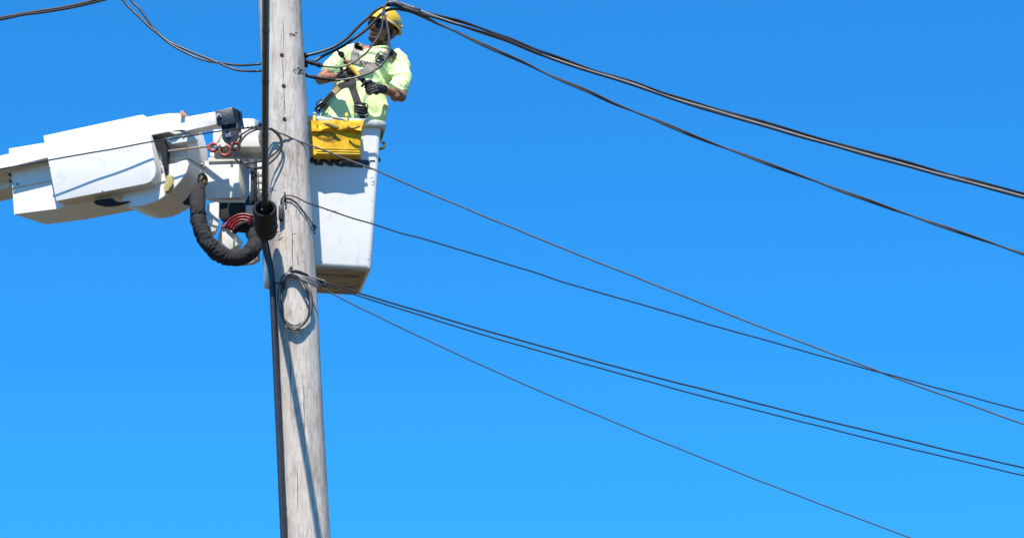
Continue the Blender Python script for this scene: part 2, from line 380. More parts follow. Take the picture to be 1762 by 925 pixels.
for y0 in (276, ):
    P = [on_bucket(x, y0 + (x - 600) * .01, .003) for x in (636, 639, 642, 645)]
    tube(bm, smooth_path(P, 4), .004, 6)
obj("pinstripe", bm, 'letter', bucket)
# scuffs at the right edge
for x, y, a in ((640, 306, .2), (642, 312, -.4), (643, 314, .5), (641, 318, -.2), (637, 440, 1.2), (634, 446, .4), (640, 345, 1.4), (639, 380, 1.5), (577, 363, .3), (563, 361, 1.2), (553, 450, .1)):
    bm = bmesh.new(); P = [on_bucket(x + t * 2.6 * math.cos(a), y + t * 2.6 * math.sin(a), .0008) for t in (-1, 0, 1)]
    tube(bm, P, lambda t: .0006 + .0016 * math.sin(math.pi * t), 4); obj("scuff_mark", bm, 'print', bucket)
# thin wire moulding at the right corner, black knob, strap and hook
bm = bmesh.new(); p = at(650, 275, 24.52); ellipsoid(bm, p, (.022, .02, .024)); cyl(bm, p + Vector((-.03, 0, 0)), p, .01, .012, 12)
obj("knob", bm, 'black', bucket)
bm = bmesh.new()
P = smooth_path([at(x, y, 24.50) for x, y in ((660, 214), (657.5, 226), (654, 236), (652, 247))], 5); tube(bm, P, .012, 8, flat=.4)
obj("hook_strap", bm, 'olive', bucket)
bm = bmesh.new()
P = smooth_path([at(x, y, 24.49) for x, y in ((647, 249), (649, 254), (655, 256), (660.5, 253.5), (662, 249), (660, 245.5), (657.5, 246.5))], 6); tube(bm, P, .0105, 10)
P = smooth_path([at(x, y, 24.49) for x, y in ((655, 229), (658, 233), (655.5, 240), (651, 247))], 6); tube(bm, P, .008, 8)
obj("hook", bm, 'olive', bucket)

# ------------------------------------------------------------------ yellow tool bag hung on the rim
bag = thing("tool_bag", "dirty yellow vinyl tool bag with oval print hooked over the bucket rim", "bag", at(580, 272, 24.3))
def cloth_box(c00, c10, c11, c01, depth, nx, nz_, bulge, nscale, namp, seed):
    """front face through four corners (bottom-left, bottom-right, top-right, top-left), bulging to the front"""
    bm = bmesh.new(); F = []; B = []
    for j in range(nz_ + 1):
        v = j / nz_; rf = []; rb = []
        for i in range(nx + 1):
            u = i / nx; p = c00.lerp(c10, u).lerp(c01.lerp(c11, u), v)
            e = (min(u, 1 - u) * 6, min(v, 1 - v) * 6); k = min(1, e[0]) ** .5 * min(1, e[1]) ** .5
            f = p + Vector((0, -bulge * (.3 + .7 * math.sin(math.pi * u) * (1 - .3 * v)) * k, 0))
            f += Vector((noise.noise(p * nscale + Vector((seed, 0, 0))), noise.noise(p * nscale + Vector((0, seed, 3))) * 1.6, noise.noise(p * nscale + Vector((0, 7, seed))))) * namp
            rf.append(bm.verts.new(f)); rb.append(bm.verts.new(p + Vector((0, depth, 0))))
        F.append(rf); B.append(rb)
    for j in range(nz_):
        for i in range(nx):
            bm.faces.new((F[j][i], F[j][i + 1], F[j + 1][i + 1], F[j + 1][i])); bm.faces.new((B[j][i], B[j + 1][i], B[j + 1][i + 1], B[j][i + 1]))
    for i in range(nx):
        bm.faces.new((F[0][i], B[0][i], B[0][i + 1], F[0][i + 1])); bm.faces.new((F[-1][i], F[-1][i + 1], B[-1][i + 1], B[-1][i]))
    for j in range(nz_):
        bm.faces.new((F[j][0], F[j + 1][0], B[j + 1][0], B[j][0])); bm.faces.new((F[j][-1], B[j][-1], B[j + 1][-1], F[j + 1][-1]))
    return bm
BY = 24.245
bm = cloth_box(at(538, 266, BY - .035), at(620, 266.5, BY + .025), at(621, 216, BY + .02), at(535, 213, BY - .03), .10, 30, 20, .014, 9, .006, 3)
bmesh.ops.recalc_face_normals(bm, faces=bm.faces); bag_bvh = BVHTree.FromBMesh(bm)
obj("bag_body", bm, 'yellow_bag', bag, sharp=60)
bm = cloth_box(at(534.5, 225.5, BY - .06), at(622, 224, BY - .015), at(627, 208, BY + .005), at(534, 207.5, BY - .04), .045, 30, 8, .012, 16, .014, 8)
obj("bag_flap", bm, 'yellow_bag', bag, sharp=60)
def on_bag(px, py, off=.002):
    h = bag_bvh.ray_cast(Vector((0, 0, CZ)), ray(px, py).normalized())
    return (h[0] + Vector((0, -off, 0))) if h[0] is not None else at(px, py, BY - .01)
for y0, r in ((256, .004), (260.5, .005), (264.5, .007)):
    bm = bmesh.new(); tube(bm, smooth_path([on_bag(x, y0 + (x - 580) * .02, .0) for x in range(538, 621, 9)], 3), r, 8); obj("bottom_band", bm, 'yellow_trim', bag)
for x in (541, 596):
    bm = bmesh.new(); P = [at(x, 210, 24.23), at(x, 204, 24.245), at(x + .3, 198, 24.275), at(x + .5, 195.5, 24.31), at(x + .5, 196.5, 24.36)]
    tube(bm, smooth_path(P, 4), .013, 10, flat=.8); obj("rim_hook", bm, 'yellow_trim', bag)
bm = bmesh.new()
for rx, ry in ((17, 7.2), (15.5, 6.0), (11.5, 4.0)):
    P = [on_bag(562 + rx * math.cos(a), 234.5 + ry * math.sin(a) + .03 * rx * math.cos(a), .0015) for a in [2 * math.pi * k / 36 for k in range(37)]]
    tube(bm, P, .0016, 4)
for y0, a, b in ((233, 553, 572), (236.5, 550, 574), (240.5, 552, 572), (243.5, 557, 575)):
    x = a
    while x < b:
        d = random.uniform(.9, 2.2); P = [on_bag(x, y0 + random.uniform(-.6, .6), .0015), on_bag(x + d * .5, y0 + random.uniform(-.8, .8), .0015), on_bag(x + d, y0 + random.uniform(-.6, .6), .0015)]
        tube(bm, P, .0016, 4); x += d + random.uniform(.5, 1.2)
obj("oval_print", bm, 'print', bag)
for x, y in ((545.5, 216), (565, 217.5)):
    bm = bmesh.new(); p = at(x, y, BY - .065); cyl(bm, p, p + Vector((0, .03, 0)), .005, sides=10); obj("eyelet", bm, 'print', bag)
bm = bmesh.new(); tube(bm, smooth_path([at(x, y, BY - .062) for x, y in ((598, 218), (604, 221), (612, 220), (620, 217))], 5), .008, 8)
tube(bm, smooth_path([at(x, y, BY - .062) for x, y in ((556, 212), (566, 214.5), (578, 219.5), (584, 220))], 5), lambda t: .004 + .012 * math.sin(math.pi * t), 8, flat=.4)
obj("bag_strap", bm, 'print', bag)

# ------------------------------------------------------------------ boom
boom = thing("lift_boom", "white enclosed boom arm with box covers and black hose sleeve, left of pole", "boom", at(200, 360, 24.9))
# far beam running out of the frame on the left
bprism("lower_beam", [(-330, 372), (20, 297), (21, 304), (-330, 384)], .12, (20, 30), .30, 'paint', boom)
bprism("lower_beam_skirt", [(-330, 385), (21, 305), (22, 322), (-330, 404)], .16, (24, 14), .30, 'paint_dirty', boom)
bprism("upper_beam", [(-330, 341), (18, 263.5), (18, 287), (-330, 368)], -.06, (16, 9), .16, 'paint', boom, .006)
bprism("beam_sleeve", [(15, 255.5), (76, 245.5), (82, 271.5), (15.5, 288)], -.10, (18, 8), .30, 'paint', boom, .004)
bprism("trough", [(19, 292), (150, 262), (255, 240), (262, 318), (200, 340), (95, 360), (23.8, 369)], .03, (43, 20), .46, 'paint', boom, .004)
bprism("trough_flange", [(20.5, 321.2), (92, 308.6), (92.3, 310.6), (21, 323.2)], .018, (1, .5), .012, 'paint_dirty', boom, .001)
big = [(73.8, 233.5), (238, 198.2)] + [(245, 197.2), (249, 199), (251.5, 203)] + [(259, 242), (266.5, 285)] + [(267.5, 296), (265.5, 305), (259.5, 312.5), (250, 316.5)] + [(96.4, 346.5)]
bprism("boom_cover", big, -.10, (23, 16), .26, 'paint', boom, .007, 3)
# right-hand rounded shoulder of the cover
bm = bmesh.new(); cyl(bm, at(273, 240, yb(273, .05)), at(282, 300, yb(282, .05)), .018, .03, 14); obj("cover_edge_roll", bm, 'paint_dirty', boom)
# elbow housing
elb = [(255, 287), (300, 281), (318, 274.5), (322, 276), (324, 283), (323, 290), (320.5, 297), (316, 304.5), (310, 312.5), (303, 320.5), (295, 328.5), (286, 335.8), (276, 342.4), (265, 348), (253, 352.3), (240, 355), (226, 355.5), (208, 351), (214, 330), (250, 320)]
bprism("elbow_housing", elb, .02, (34, 23), .45, 'paint', boom, .008, 2)
bprism("elbow_panel", [(248, 206), (312, 203), (319, 226), (323, 243), (324, 276), (323, 284), (300, 290), (262, 294)], .10, (28, 18), .37, 'paint', boom, .006, 2)
bprism("recess", [(258, 233), (272, 236), (281, 241), (287, 255), (287, 296), (284.5, 301), (276, 262)], -.03, (4, 3), .06, 'black', boom, .003)
bprism("foam_pad", [(285.5, 304), (290, 299.5), (294.5, 301), (296, 317), (290, 327), (283, 331), (281, 324)], -.015, (5, 4), .04, 'foam', boom, .006)
# seam lines and bolts on the elbow
def seam(pp, off, r, m='print', name='seam', par=None):
    bm = bmesh.new(); tube(bm, [at(x, y, yb(x, off)) for x, y in pp], r, 6); return obj(name, bm, m, par or boom)
seam([(283, 279), (300, 276), (321, 272.4)], .018, .004)
bm = bmesh.new(); tube(bm, [at(323.5, 272.6, yb(323.5, .025)), at(342, 284, yb(323.5, .025) + .20), at(361, 296, yb(323.5, .025) + .42)], .004, 6); obj("seam", bm, 'print', boom)
for x, y, d in ((347.5, 283, .25), (353, 286.5, .32)):
    bm = bmesh.new(); p = at(x, y, yb(323.5, .025) + d - .02); ellipsoid(bm, p, (.013, .011, .013), sub=2); obj("bolt", bm, 'steel', boom)
# jib arm with underside bracket
root = [(250.5, 202.3), (270, 198), (292, 195), (309, 195), (319, 198.5), (324.5, 202), (324.5, 224.8), (314, 224), (302, 224.6), (282, 228.6), (258, 232.8)]
bprism("jib_root", root, -.06, (14, 7), .24, 'paint', boom, .004)
bprism("jib_arm", [(318, 201.5), (370, 192.3), (372.7, 214), (318, 226)], 0, (8, 6), .11, 'paint', boom, .004, flat=24.395)
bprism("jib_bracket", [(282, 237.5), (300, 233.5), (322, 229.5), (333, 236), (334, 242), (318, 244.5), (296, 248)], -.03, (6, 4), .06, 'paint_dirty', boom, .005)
for x, y in ((291.5, 239.5), (316, 234.5)):
    bm = bmesh.new(); p = at(x, y, yb(x, -.04)); cyl(bm, p, p + Vector((0, .02, 0)), .008, sides=12); obj("bolt", bm, 'steel', boom)
bprism("chipped_lug", [(308.5, 197), (311, 190.5), (313, 189.8), (321, 199), (320, 201)], -.02, (2, 1), .03, 'chip', boom, .003, flat=24.41)
bprism("jib_underplate", [(290, 226.5), (320, 226.3), (352, 219), (372, 214.6), (372, 217), (334, 226), (300, 231)], .10, (3, 4), .05, 'paint_dirty', boom, .003, flat=24.46)
# black knuckle
KY = 24.335
kn = obj("knuckle_block", prism_bm([at(x, y, KY) for x, y in ((369.7, 191), (400, 184), (404.5, 212.5), (374, 216))], (14 / M, .15, (79 * .15 - 7.5) / 221), .006), 'steel_black', boom, sharp=35)
bm = bmesh.new()
c = at(408.5, 201.5, KY + .07); n_ = Vector((.93, -.37, 0)).normalized(); t_ = Vector((.37, .93, 0)).normalized()
V1 = []
for s_, d_ in ((1.0, .008), (.8, .012), (.72, .012), (.7, .003)):
    V1.append([c + t_ * (.045 * s_ * math.cos(a)) + Vector((0, 0, 1)) * (.048 * s_ * math.sin(a)) + n_ * d_ for a in [2 * math.pi * k / 24 for k in range(24)]])
VV = loft(bm, V1); obj("bore_ring", bm, 'steel_black', kn, sharp=40)
bm = bmesh.new(); bm.faces.new([bm.verts.new(p) for p in [c + t_ * (.033 * math.cos(a)) + Vector((0, 0, 1)) * (.036 * math.sin(a)) + n_ * .004 for a in [2 * math.pi * k / 24 for k in range(24)]]]); obj("bore", bm, 'print', kn, False)
def bolt(x, y, Y, r, m='steel', par=None, d=.02):
    bm = bmesh.new(); p = at(x, y, Y); cyl(bm, p + Vector((-.003, -d, 0)), p, r * .62, r * .68, 6); cyl(bm, p, p + Vector((0, .012, 0)), r, r, 20, .002); return obj("bolt", bm, m, par or boom, sharp=35)
bolt(376.5, 199, KY - .012, .022, 'steel', kn, .03); bolt(389.5, 214, KY - .010, .014, 'steel_black', kn)
ton = [(380, 213), (409.5, 212), (411.5, 232)] + [(409.5, 238), (405, 243.5), (399, 246.5), (391, 247), (385.5, 243.5), (382, 238)]
tn = obj("tongue", prism_bm([at(x, y, KY + .03) for x, y in ton], (.02, .055, 0), .005), 'steel_black', boom, sharp=35)
bolt(392.5, 232.5, KY + .02, .021, 'steel', tn, .006)
# boxes behind the knuckle
def box(name, pp, Y, ext_px, depth, m, bevel=.01, seg=3): return bprism(name, pp, 0, ext_px, depth, m, boom, bevel, seg, flat=Y + .2)
box("mount_block", [(413, 203.5), (437.5, 204.3), (438.5, 222), (413, 222)], 24.52, (6, 3), .12, 'paint', .008)
box("mount_housing", [(366, 223), (400, 219.5), (453, 218.8), (453, 253.5), (366, 253.5)], 24.50, (4, 23), .32, 'paint', .012)
box("control_box", [(352, 277), (411, 275.5), (411.6, 340), (351, 342.6)], 24.57, (19, 9), .22, 'paint', .006)
box("control_box_lid", [(358, 271.5), (414, 270.5), (414, 277), (358, 278.5)], 24.555, (18, 7), .24, 'paint_dirty', .004)
bm = bmesh.new(); cyl(bm, at(398, 277.5, 24.745), at(398, 277.5, 24.765), .010, sides=14, bev=.002); obj("latch", bm, 'steel', boom)
box("grey_shelf", [(361, 262), (384, 262), (386, 272), (361, 270)], 24.56, (4, 3), .06, 'paint_dirty', .004)
box("slide_channel", [(431, 274), (437.5, 274), (437.5, 346), (431, 346)], 24.44, (2, 3), .05, 'steel_black', .003)
box("slide_edge", [(439, 274), (441, 274), (441, 346), (439, 346)], 24.42, (1, 1), .05, 'black', .001)
box("slide_back", [(429, 276), (462, 276), (462, 346), (429, 346)], 24.62, (1, 3), .04, 'paint', .003)
for y in (279, 291, 304, 316, 328):
    box("louvre", [(438, y + 1.5), (460, y), (460, y + 7.5), (438, y + 9.5)], 24.52, (1, 5), .06, 'paint', .003)
box("slide_stop", [(427, 336), (441, 338), (441, 351), (420, 351)], 24.46, (3, 3), .07, 'black', .003)
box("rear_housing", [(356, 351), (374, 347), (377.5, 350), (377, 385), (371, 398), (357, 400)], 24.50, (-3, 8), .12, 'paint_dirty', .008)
box("valve_block", [(377, 348), (420, 348), (420, 366), (405, 372), (381, 380), (377, 372)], 24.55, (3, 4), .08, 'black', .004)
box("valve_cover", [(419, 354), (440, 353), (440, 400), (424, 400), (419, 380)], 24.60, (2, 3), .05, 'paint', .006)
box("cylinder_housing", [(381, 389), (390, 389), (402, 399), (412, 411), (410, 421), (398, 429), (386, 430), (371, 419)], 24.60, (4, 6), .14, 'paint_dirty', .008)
box("cylinder_cap", [(387, 388.5), (394, 388.5), (401, 398.5), (399, 400)], 24.57, (2, 1), .05, 'paint', .003)
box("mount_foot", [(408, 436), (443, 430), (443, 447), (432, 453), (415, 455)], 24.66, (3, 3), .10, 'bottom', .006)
# red hydraulic hoses
for i in range(7):
    rr = 20 + i * 2.35; P = [at(381 + i * .6, 384 + 1.5 * (6 - i), 24.66), at(384 + .8 * (6 - i), 388 + .6 * (6 - i), 24.56)]
    P += [at(419 + rr * math.cos(R(a)), 403 - rr * 1.02 * math.sin(R(a)), 24.50 - .02 * math.sin(R(a)) + .012 * (i % 2)) for a in (158, 140, 120, 100, 80, 62)]
    P += [at(437, 379 - i * 1.2, 24.58)]
    bm = bmesh.new(); tube(bm, smooth_path(P, 5), .0082, 10); obj("hydraulic_hose", bm, 'red', boom)
for i, (y, d) in enumerate(((381, 0), (388, .02), (395, .03))):
    bm = bmesh.new(); tube(bm, smooth_path([at(404 - i, 400 - i, 24.52 + d), at(410, 390 + i * 3, 24.48 + d), at(421, y + 2, 24.47 + d), at(432, y, 24.5 + d), at(440, y + 2, 24.56 + d)], 6), .016, 10); obj("rubber_hose", bm, 'black', boom)
# hose sleeve: canvas with crinkled folds
cl = [(349, 309, 24.62), (346, 318, 24.55), (341, 331, 24.40), (340, 350, 24.32), (341, 372, 24.28), (345, 392, 24.26), (353, 410, 24.25), (366, 427, 24.25), (382, 439, 24.26), (399, 443.5, 24.28), (416, 442, 24.31), (430, 434, 24.35), (439, 421, 24.42), (440, 408, 24.5), (434, 399, 24.58)]
P = smooth_path([at(*c) for c in cl], 16); bm = bmesh.new(); T, N = frames(P); NSD = 40; rings = []; L = 0
for i, p in enumerate(P):
    if i: L += (p - P[i - 1]).length
    t = i / (len(P) - 1); base = .029 + .030 * min(1, max(0, (t - .07) / .09)); b = T[i].cross(N[i]); ring = []
    amp = .006 if t < .25 else (.014 if t < .62 else .009)
    for k in range(NSD):
        a = 2 * math.pi * k / NSD; d = Vector((math.cos(a), math.sin(a)))
        ph = L * 200 + 9 * noise.noise(Vector((d.x * 1.1, d.y * 1.1, L * 8)))
        fold = (abs(math.sin(ph * .5)) - .6) * amp * (.55 + noise.noise(Vector((d.x, d.y, L * 12 + 4)))) if t > .12 else 0
        fold += noise.noise(Vector((d.x * 2, d.y * 2, L * 16))) * amp * .9
        for tt in (.135, .29, .78, .885):
            if abs(t - tt) < .008: fold -= .006
        ring.append(bm.verts.new(p + (N[i] * d.x + b * d.y) * (base + fold)))
    rings.append(ring)
for A, B in zip(rings, rings[1:]):
    for k in range(NSD): bm.faces.new((A[k], A[(k + 1) % NSD], B[(k + 1) % NSD], B[k]))
bm.faces.new(rings[0][::-1]); bm.faces.new(rings[-1])
slv = obj("hose_sleeve", bm, 'sleeve', boom)
for tt in (.29, .78, .885):
    i = int(tt * (len(P) - 1)); bm = bmesh.new()
    tube(bm, [P[i] + (N[i] * math.cos(a) + T[i].cross(N[i]) * math.sin(a)) * .0600 for a in [2 * math.pi * k / 24 for k in range(25)]], .0035, 6); obj("cable_tie", bm, 'black', slv)
# hose port
bm = bmesh.new(); c = at(349, 311, 24.54); tube(bm, [c + Vector((.032 * math.cos(a), -.02 + .02 * math.cos(a), .048 * math.sin(a))) for a in [2 * math.pi * k / 20 for k in range(21)]], .008, 8); obj("port_grommet", bm, 'black', boom)
bm = bmesh.new(); ellipsoid(bm, c + Vector((.0, .012, 0)), (.030, .016, .046), sub=2); obj("hose_port", bm, 'print', boom)
bprism("port_flap", [(313, 349), (322, 340), (334, 322), (336, 330), (327, 351)], .17, (5, 4), .03, 'black', boom, .003)
# black rubber handle below the big cover
bprism("rubber_handle", [(160.5, 348), (163, 344.5), (170, 342.8), (180, 342), (191, 340.5), (197, 345), (205, 347.5), (222, 345.5), (212, 349.5), (202, 352.5), (188, 354.5), (175, 354), (165, 351.5)], -.02, (3, 2), .05, 'black', boom, .006)
for x, y in ((17, 300.5), (17.5, 311)): bolt(x, y, yb(x, .0), .011, 'black')
bolt(30, 316, yb(30, .018), .009, 'steel', None, .006)
for x, y in ((85, 287.5), (176, 328.3)): bolt(x, y, yb(x, -.108), .006, 'steel', None, .004)

# ------------------------------------------------------------------ rope and red hooks
RY = 24.28
rope = bmesh.new(); tube(rope, smooth_path([at(287, 260.5, 24.56), at(315, 257, 24.50), at(345, 253.5, 24.42), at(368, 250.5, 24.36)], 6), .0085, 10)
tag(obj("rope", rope, 'rope'), "taut tan rope running from the boom elbow to the red hook", "rope")
def hook(cx, cy, Y, rot, sc_, name, label):
    t = thing(name, label, "hook", at(cx, cy, Y), "red snap hooks beside the black knuckle")
    bm = bmesh.new(); c = at(cx, cy, Y); P = []
    for k in range(15):
        a = R(rot + 20 + 310 * k / 14); P.append(c + Vector((.033 * sc_ * math.cos(a), .02 * math.sin(a * .5), .029 * sc_ * math.sin(a))))
    tube(bm, smooth_path(P, 2), lambda u: .0145 * (.75 + .25 * math.sin(math.pi * u)), 10); obj("hook_body", bm, 'redhook', t)
    bm = bmesh.new(); a = R(rot); p = c + Vector((.033 * sc_ * math.cos(a), -.008, .029 * sc_ * math.sin(a)))
    d = Vector((math.cos(a + .9), 0, math.sin(a + .9))); cyl(bm, p - d * .022, p + d * .022, .013, sides=12, bev=.003); obj("latch", bm, 'steel', t)
    return t
hook(367.5, 252.5, RY, 0, 1.0, "snap_hook", "faded red snap hook clipped to the end of the tan rope")
hook(388, 259.5, RY - .02, 120, 1.15, "snap_hook", "faded red snap hook hanging lowest, middle one of three")
hook(405, 252, RY - .01, 200, .85, "snap_hook", "faded red snap hook inside the wire coil, nearest the pole")
bm = bmesh.new(); tube(bm, smooth_path([at(373, 250, 24.30), at(377, 241, 24.34), at(381, 232, 24.38)], 4), .007, 8)
tag(obj("lanyard_cord", bm, 'rope'), "short tan cord left of the black tongue, holding the leftmost red hook", "cord")
bm = bmesh.new(); tube(bm, smooth_path([at(408, 246, 24.30), at(412, 236, 24.33), at(413, 226, 24.42)], 4), .007, 8)
tag(obj("lanyard_cord", bm, 'rope'), "short tan cord right of the black tongue, inside the wire coil", "cord")

# ------------------------------------------------------------------ cables
def cable(name, label, pts, Yf, r, m='cable', cat='cable', group=None, sides=8, twist=0, sub=6):
    Q = [at(p[0], p[1], (p[2] if len(p) > 2 else Yf(p[0]))) for p in pts]; P = smooth_path(Q, sub)
    P = [p + Vector((0, noise.noise(p * 3.1 + Vector((r * 900, 0, 0))), noise.noise(p * 3.7 + Vector((0, r * 700, 5))))) * .0045 for p in P]
    bm = bmesh.new()
    if twist:
        T, N = frames(P); L = 0; A = []; B = []
        for i, p in enumerate(P):
            if i: L += (p - P[i - 1]).length
            d = (N[i] * math.cos(L * twist) + T[i].cross(N[i]) * math.sin(L * twist)) * r * .95; A.append(p + d); B.append(p - d)
        tube(bm, A, r, sides); tube(bm, B, r * .9, sides)
    else: tube(bm, P, r, sides)
    return tag(obj(name, bm, m), label, cat, group)
YL = lambda x: 24.15 + max(0, (447 - x)) / M * .25
YR = lambda x: 24.2 + (x - 700) / M * .3
tl = "cables at the top left"
cable("cable", "upper strand of the dark cable pair crossing the top left corner", [(-120, 48), (-60, 40), (0, 30.6), (34, 24.5), (68, 18.4), (103.5, 13), (136, 6.8), (163.5, 0), (240, -24), (400, -85)], YL, .0105, 'cable_grey', group=tl)
cable("cable", "lower strand of the dark cable pair crossing the top left corner", [(-120, 50), (-60, 43), (0, 34.2), (41, 26), (82, 20), (122.6, 13.2), (156.7, 6), (177, .5), (250, -21), (400, -78)], YL, .0105, 'cable_brown', group=tl)
cable("cable", "sagging black cable left of pole, reaching it slightly higher", [(150, -85), (180, -44), (211.3, 0), (224, 14.4), (239, 28.8), (253, 42.4), (266.6, 53.7), (280, 65), (297, 78.7), (321, 91.6), (351, 103.7), (371, 107.7), (386, 109.7), (412, 112), (446.7, 110), (462, 107, 24.22)], YL, .0095, 'cable', group="cables sagging to the pole")
cable("cable", "sagging black cable left of pole, reaching it slightly lower", [(165, -85), (196, -44), (225, 0), (238, 12.9), (250, 28.8), (260.5, 43.9), (271, 56), (284.7, 68), (300, 77), (328.6, 89), (359, 101.4), (381.6, 111), (404, 119.5), (427, 121.8), (446.7, 121.8), (462, 120, 24.22)], YL, .0095, 'cable', group="cables sagging to the pole")
wr = "cables looping in front of the worker"
CY = 24.12
cable("cable", "black cable curving from pole side up over the front of the hard hat", [(520, 96, 24.14), (527, 95.7), (538, 94), (556, 89), (573.5, 82), (586.6, 73.7), (598.5, 64), (610, 52), (622, 40), (634, 30), (646, 19), (657, 12.5), (665, 9.5), (674.5, 9), (686.5, 10.7), (698, 14), (709, 17.5), (722, 22)], lambda x: CY, .0125, 'cable', group=wr)
cable("cable", "second black cable just below, crossing the hard hat's brim", [(539, 108, 24.13), (555.6, 97.5), (577, 87), (593.7, 77), (608, 66.6), (622, 57), (634, 47.5), (646, 34.5), (656.7, 24), (666, 18), (679, 15.5), (692, 17), (705.5, 19.6), (720, 25)], lambda x: CY + .02, .0125, 'cable', group=wr)
cable("cable", "dark grey cable dropping past the face to a splice at the pole", [(554, 113.7), (576, 115.5), (593, 113.9), (610, 106.7), (622, 98), (633, 88), (645, 72.5), (654, 57), (658, 41.6), (658.3, 27), (660, 15.5), (665, 7), (672, 3), (690, 8)], lambda x: CY - .02, .0078, 'cable_grey', group=wr)
cable("cable", "dark grey cable hanging lowest across the worker's chest", [(576, 137.6), (590, 137), (611, 133.4), (629.6, 127.8), (646.5, 120.8), (660.5, 108), (667.6, 95.5), (670.3, 83), (670.2, 71), (668, 53.5), (665, 38), (661.5, 24), (661.8, 14), (666, 6), (676, 4), (692, 10)], lambda x: CY - .03, .0082, 'cable_grey', group=wr)
def splice(label, pts, r):
    bm = bmesh.new(); P = smooth_path([at(*p) for p in pts], 6); tube(bm, P, lambda t: r * (1 if .12 < t < .88 else .7), 12)
    for t in (.15, .5, .85):
        i = int(t * (len(P) - 1)); tube(bm, [P[i], P[min(i + 1, len(P) - 1)]], r * 1.25, 12)
    return tag(obj("cable_splice", bm, 'black'), label, "splice", "black splices beside the pole")
splice("thick black splice on the upper cable right of pole, sloping down right", [(522, 105, 24.13), (530, 106.5, 24.12), (542, 110, 24.11), (555, 114, 24.10)], .016)
splice("long black splice on lowest cable, just above the forearm", [(522, 128, 24.13), (532, 131.5, 24.11), (552, 135, 24.10), (577, 137.8, 24.09)], .0125)
bm = bmesh.new()
for x0, y0, x1, y1, r in ((518, 96, 529, 95.5, .022), (520, 106, 528, 108, .018), (521, 112, 528, 113.5, .016)): cyl(bm, at(x0, y0, 24.15), at(x1, y1, 24.12), r, sides=14, bev=.004)
tag(obj("cable_clamp", bm, 'black'), "black cable clamp bolted to the right side of the pole", "clamp")
rb = "twisted cables running down to the right"
cable("messenger_cable", "thick pale grey cable starting above the hard hat, running down right", [(520, -55), (590, -32), (640, -12), (668, 0), (682.6, 3.5), (696, 8), (709.6, 13.3), (723.8, 19.3), (749, 28.8), (777.7, 38.5), (806, 48.6), (834.5, 58.5), (860, 67), (880, 74), (923, 91.5), (966.5, 106), (1010, 120.5), (1053, 133.5), (1096, 147.5), (1139.5, 164), (1200, 182), (1330, 220), (1500, 268), (1700, 322), (1800, 348)], YR, .011, 'cable_light', group=rb)
cable("cable", "black twisted pair lying along the upper side of the pale cable", [(700, 15), (723, 22), (749, 28), (768, 32.2), (792, 37.6), (820, 46.5), (848.6, 56.3), (877, 67), (900, 77.5), (923, 87.5), (966.5, 102.5), (1010, 117.5), (1053, 131.5), (1096, 144.5), (1139.5, 160.5), (1200, 178), (1330, 216), (1500, 264), (1700, 318), (1800, 344)], lambda x: YR(x) + .02, .0095, 'cable_brown', group=rb, twist=3.2)
cable("cable", "black cable hugging the pale cable's underside above the worker's shoulder", [(676, 5), (700, 14), (723, 25), (749, 31), (778, 40), (806, 48), (834, 56), (860, 64.5), (900, 81.5), (960, 106), (1010, 122), (1096, 149), (1200, 184), (1330, 222), (1500, 270), (1700, 324), (1800, 350)], lambda x: YR(x) - .02, .0095, 'cable', group=rb)
cable("cable", "lower black twisted pair diverging downward to the right edge", [(680, 3), (695, 11), (711, 21), (729.5, 29.8), (756.4, 42.6), (792, 58.3), (820, 72.2), (848.6, 85), (880, 98.2), (906, 109.7), (938.4, 126), (977, 143.5), (1009.8, 156.5), (1048.7, 174.8), (1096, 193.5), (1124, 204), (1161, 220.5), (1200, 236.5), (1330, 285), (1500, 347), (1700, 416), (1800, 450)], YR, .0082, 'cable_grey', group=rb, twist=4.0)
bm = bmesh.new(); tube(bm, [at(707, 12.5, YR(708)), at(713, 15.3, YR(713)), at(722, 19.5, YR(722))], .019, 12); tag(obj("cable_tape", bm, 'cable_grey'), "grey tape wrapped round the cables right of the hard hat", "tape")
# thin span wires
cable("guy_wire", "thin black wire crossing in front of the white boom to the pole", [(-150, 318, 24.91), (0, 291.5, 24.73), (110, 271, 24.60), (200, 255.5, 24.49), (265, 243.5, 24.415), (330, 233.5, 24.335), (400, 223, 24.25), (440, 218, 24.19), (452, 217, 24.06), (460, 217, 23.9)], None, .0062, 'cable', 'wire')
cable("guy_wire", "thin weathered grey wire from the coil past the yellow bag", [(450, 219, 23.82), (464.6, 222, 23.81), (478.6, 227.5, 23.80), (493.8, 233.5, 23.82), (510, 241, 23.86), (560, 259.5, 23.93), (600, 275.3, 23.98), (639.6, 290, 24.02), (690, 312, 24.1), (732, 330, 24.16), (800, 358, 24.24), (864, 384.5, 24.33), (930, 411.5, 24.4), (996, 438.6, 24.5), (1080, 471, 24.6), (1164, 504.6, 24.7), (1300, 558, 24.9), (1500, 634, 25.1), (1700, 707, 25.4), (1800, 743, 25.5)], None, .0065, 'cable_mid', 'wire')
cable("drop_wire", "thin black wire from the small splice box down to the right", [(483.4, 353), (484, 343), (490, 336.5), (501, 336.2), (516, 342), (528, 348.8), (543, 354), (560, 359.7), (600, 372.7), (650, 388), (690, 401), (732, 412), (800, 432), (864, 452), (915, 467), (969, 485), (1038.6, 504.6), (1150, 537), (1300, 580), (1500, 636), (1700, 690), (1800, 716)], lambda x: 23.82 + max(0, x - 530) / M * .22, .0055, 'cable', 'wire')
cable("drop_wire", "thin dark wire curving down the pole's face to its right edge", [(484, 350, 23.82), (486, 343, 23.815), (492, 341, 23.815), (500, 343, 23.82), (510, 349, 23.825), (523.5, 365.4, 23.85), (533, 379, 23.9), (539, 387.5, 23.97), (541.5, 396, 24.0)], None, .0042, 'cable', 'wire')
bm = bmesh.new()
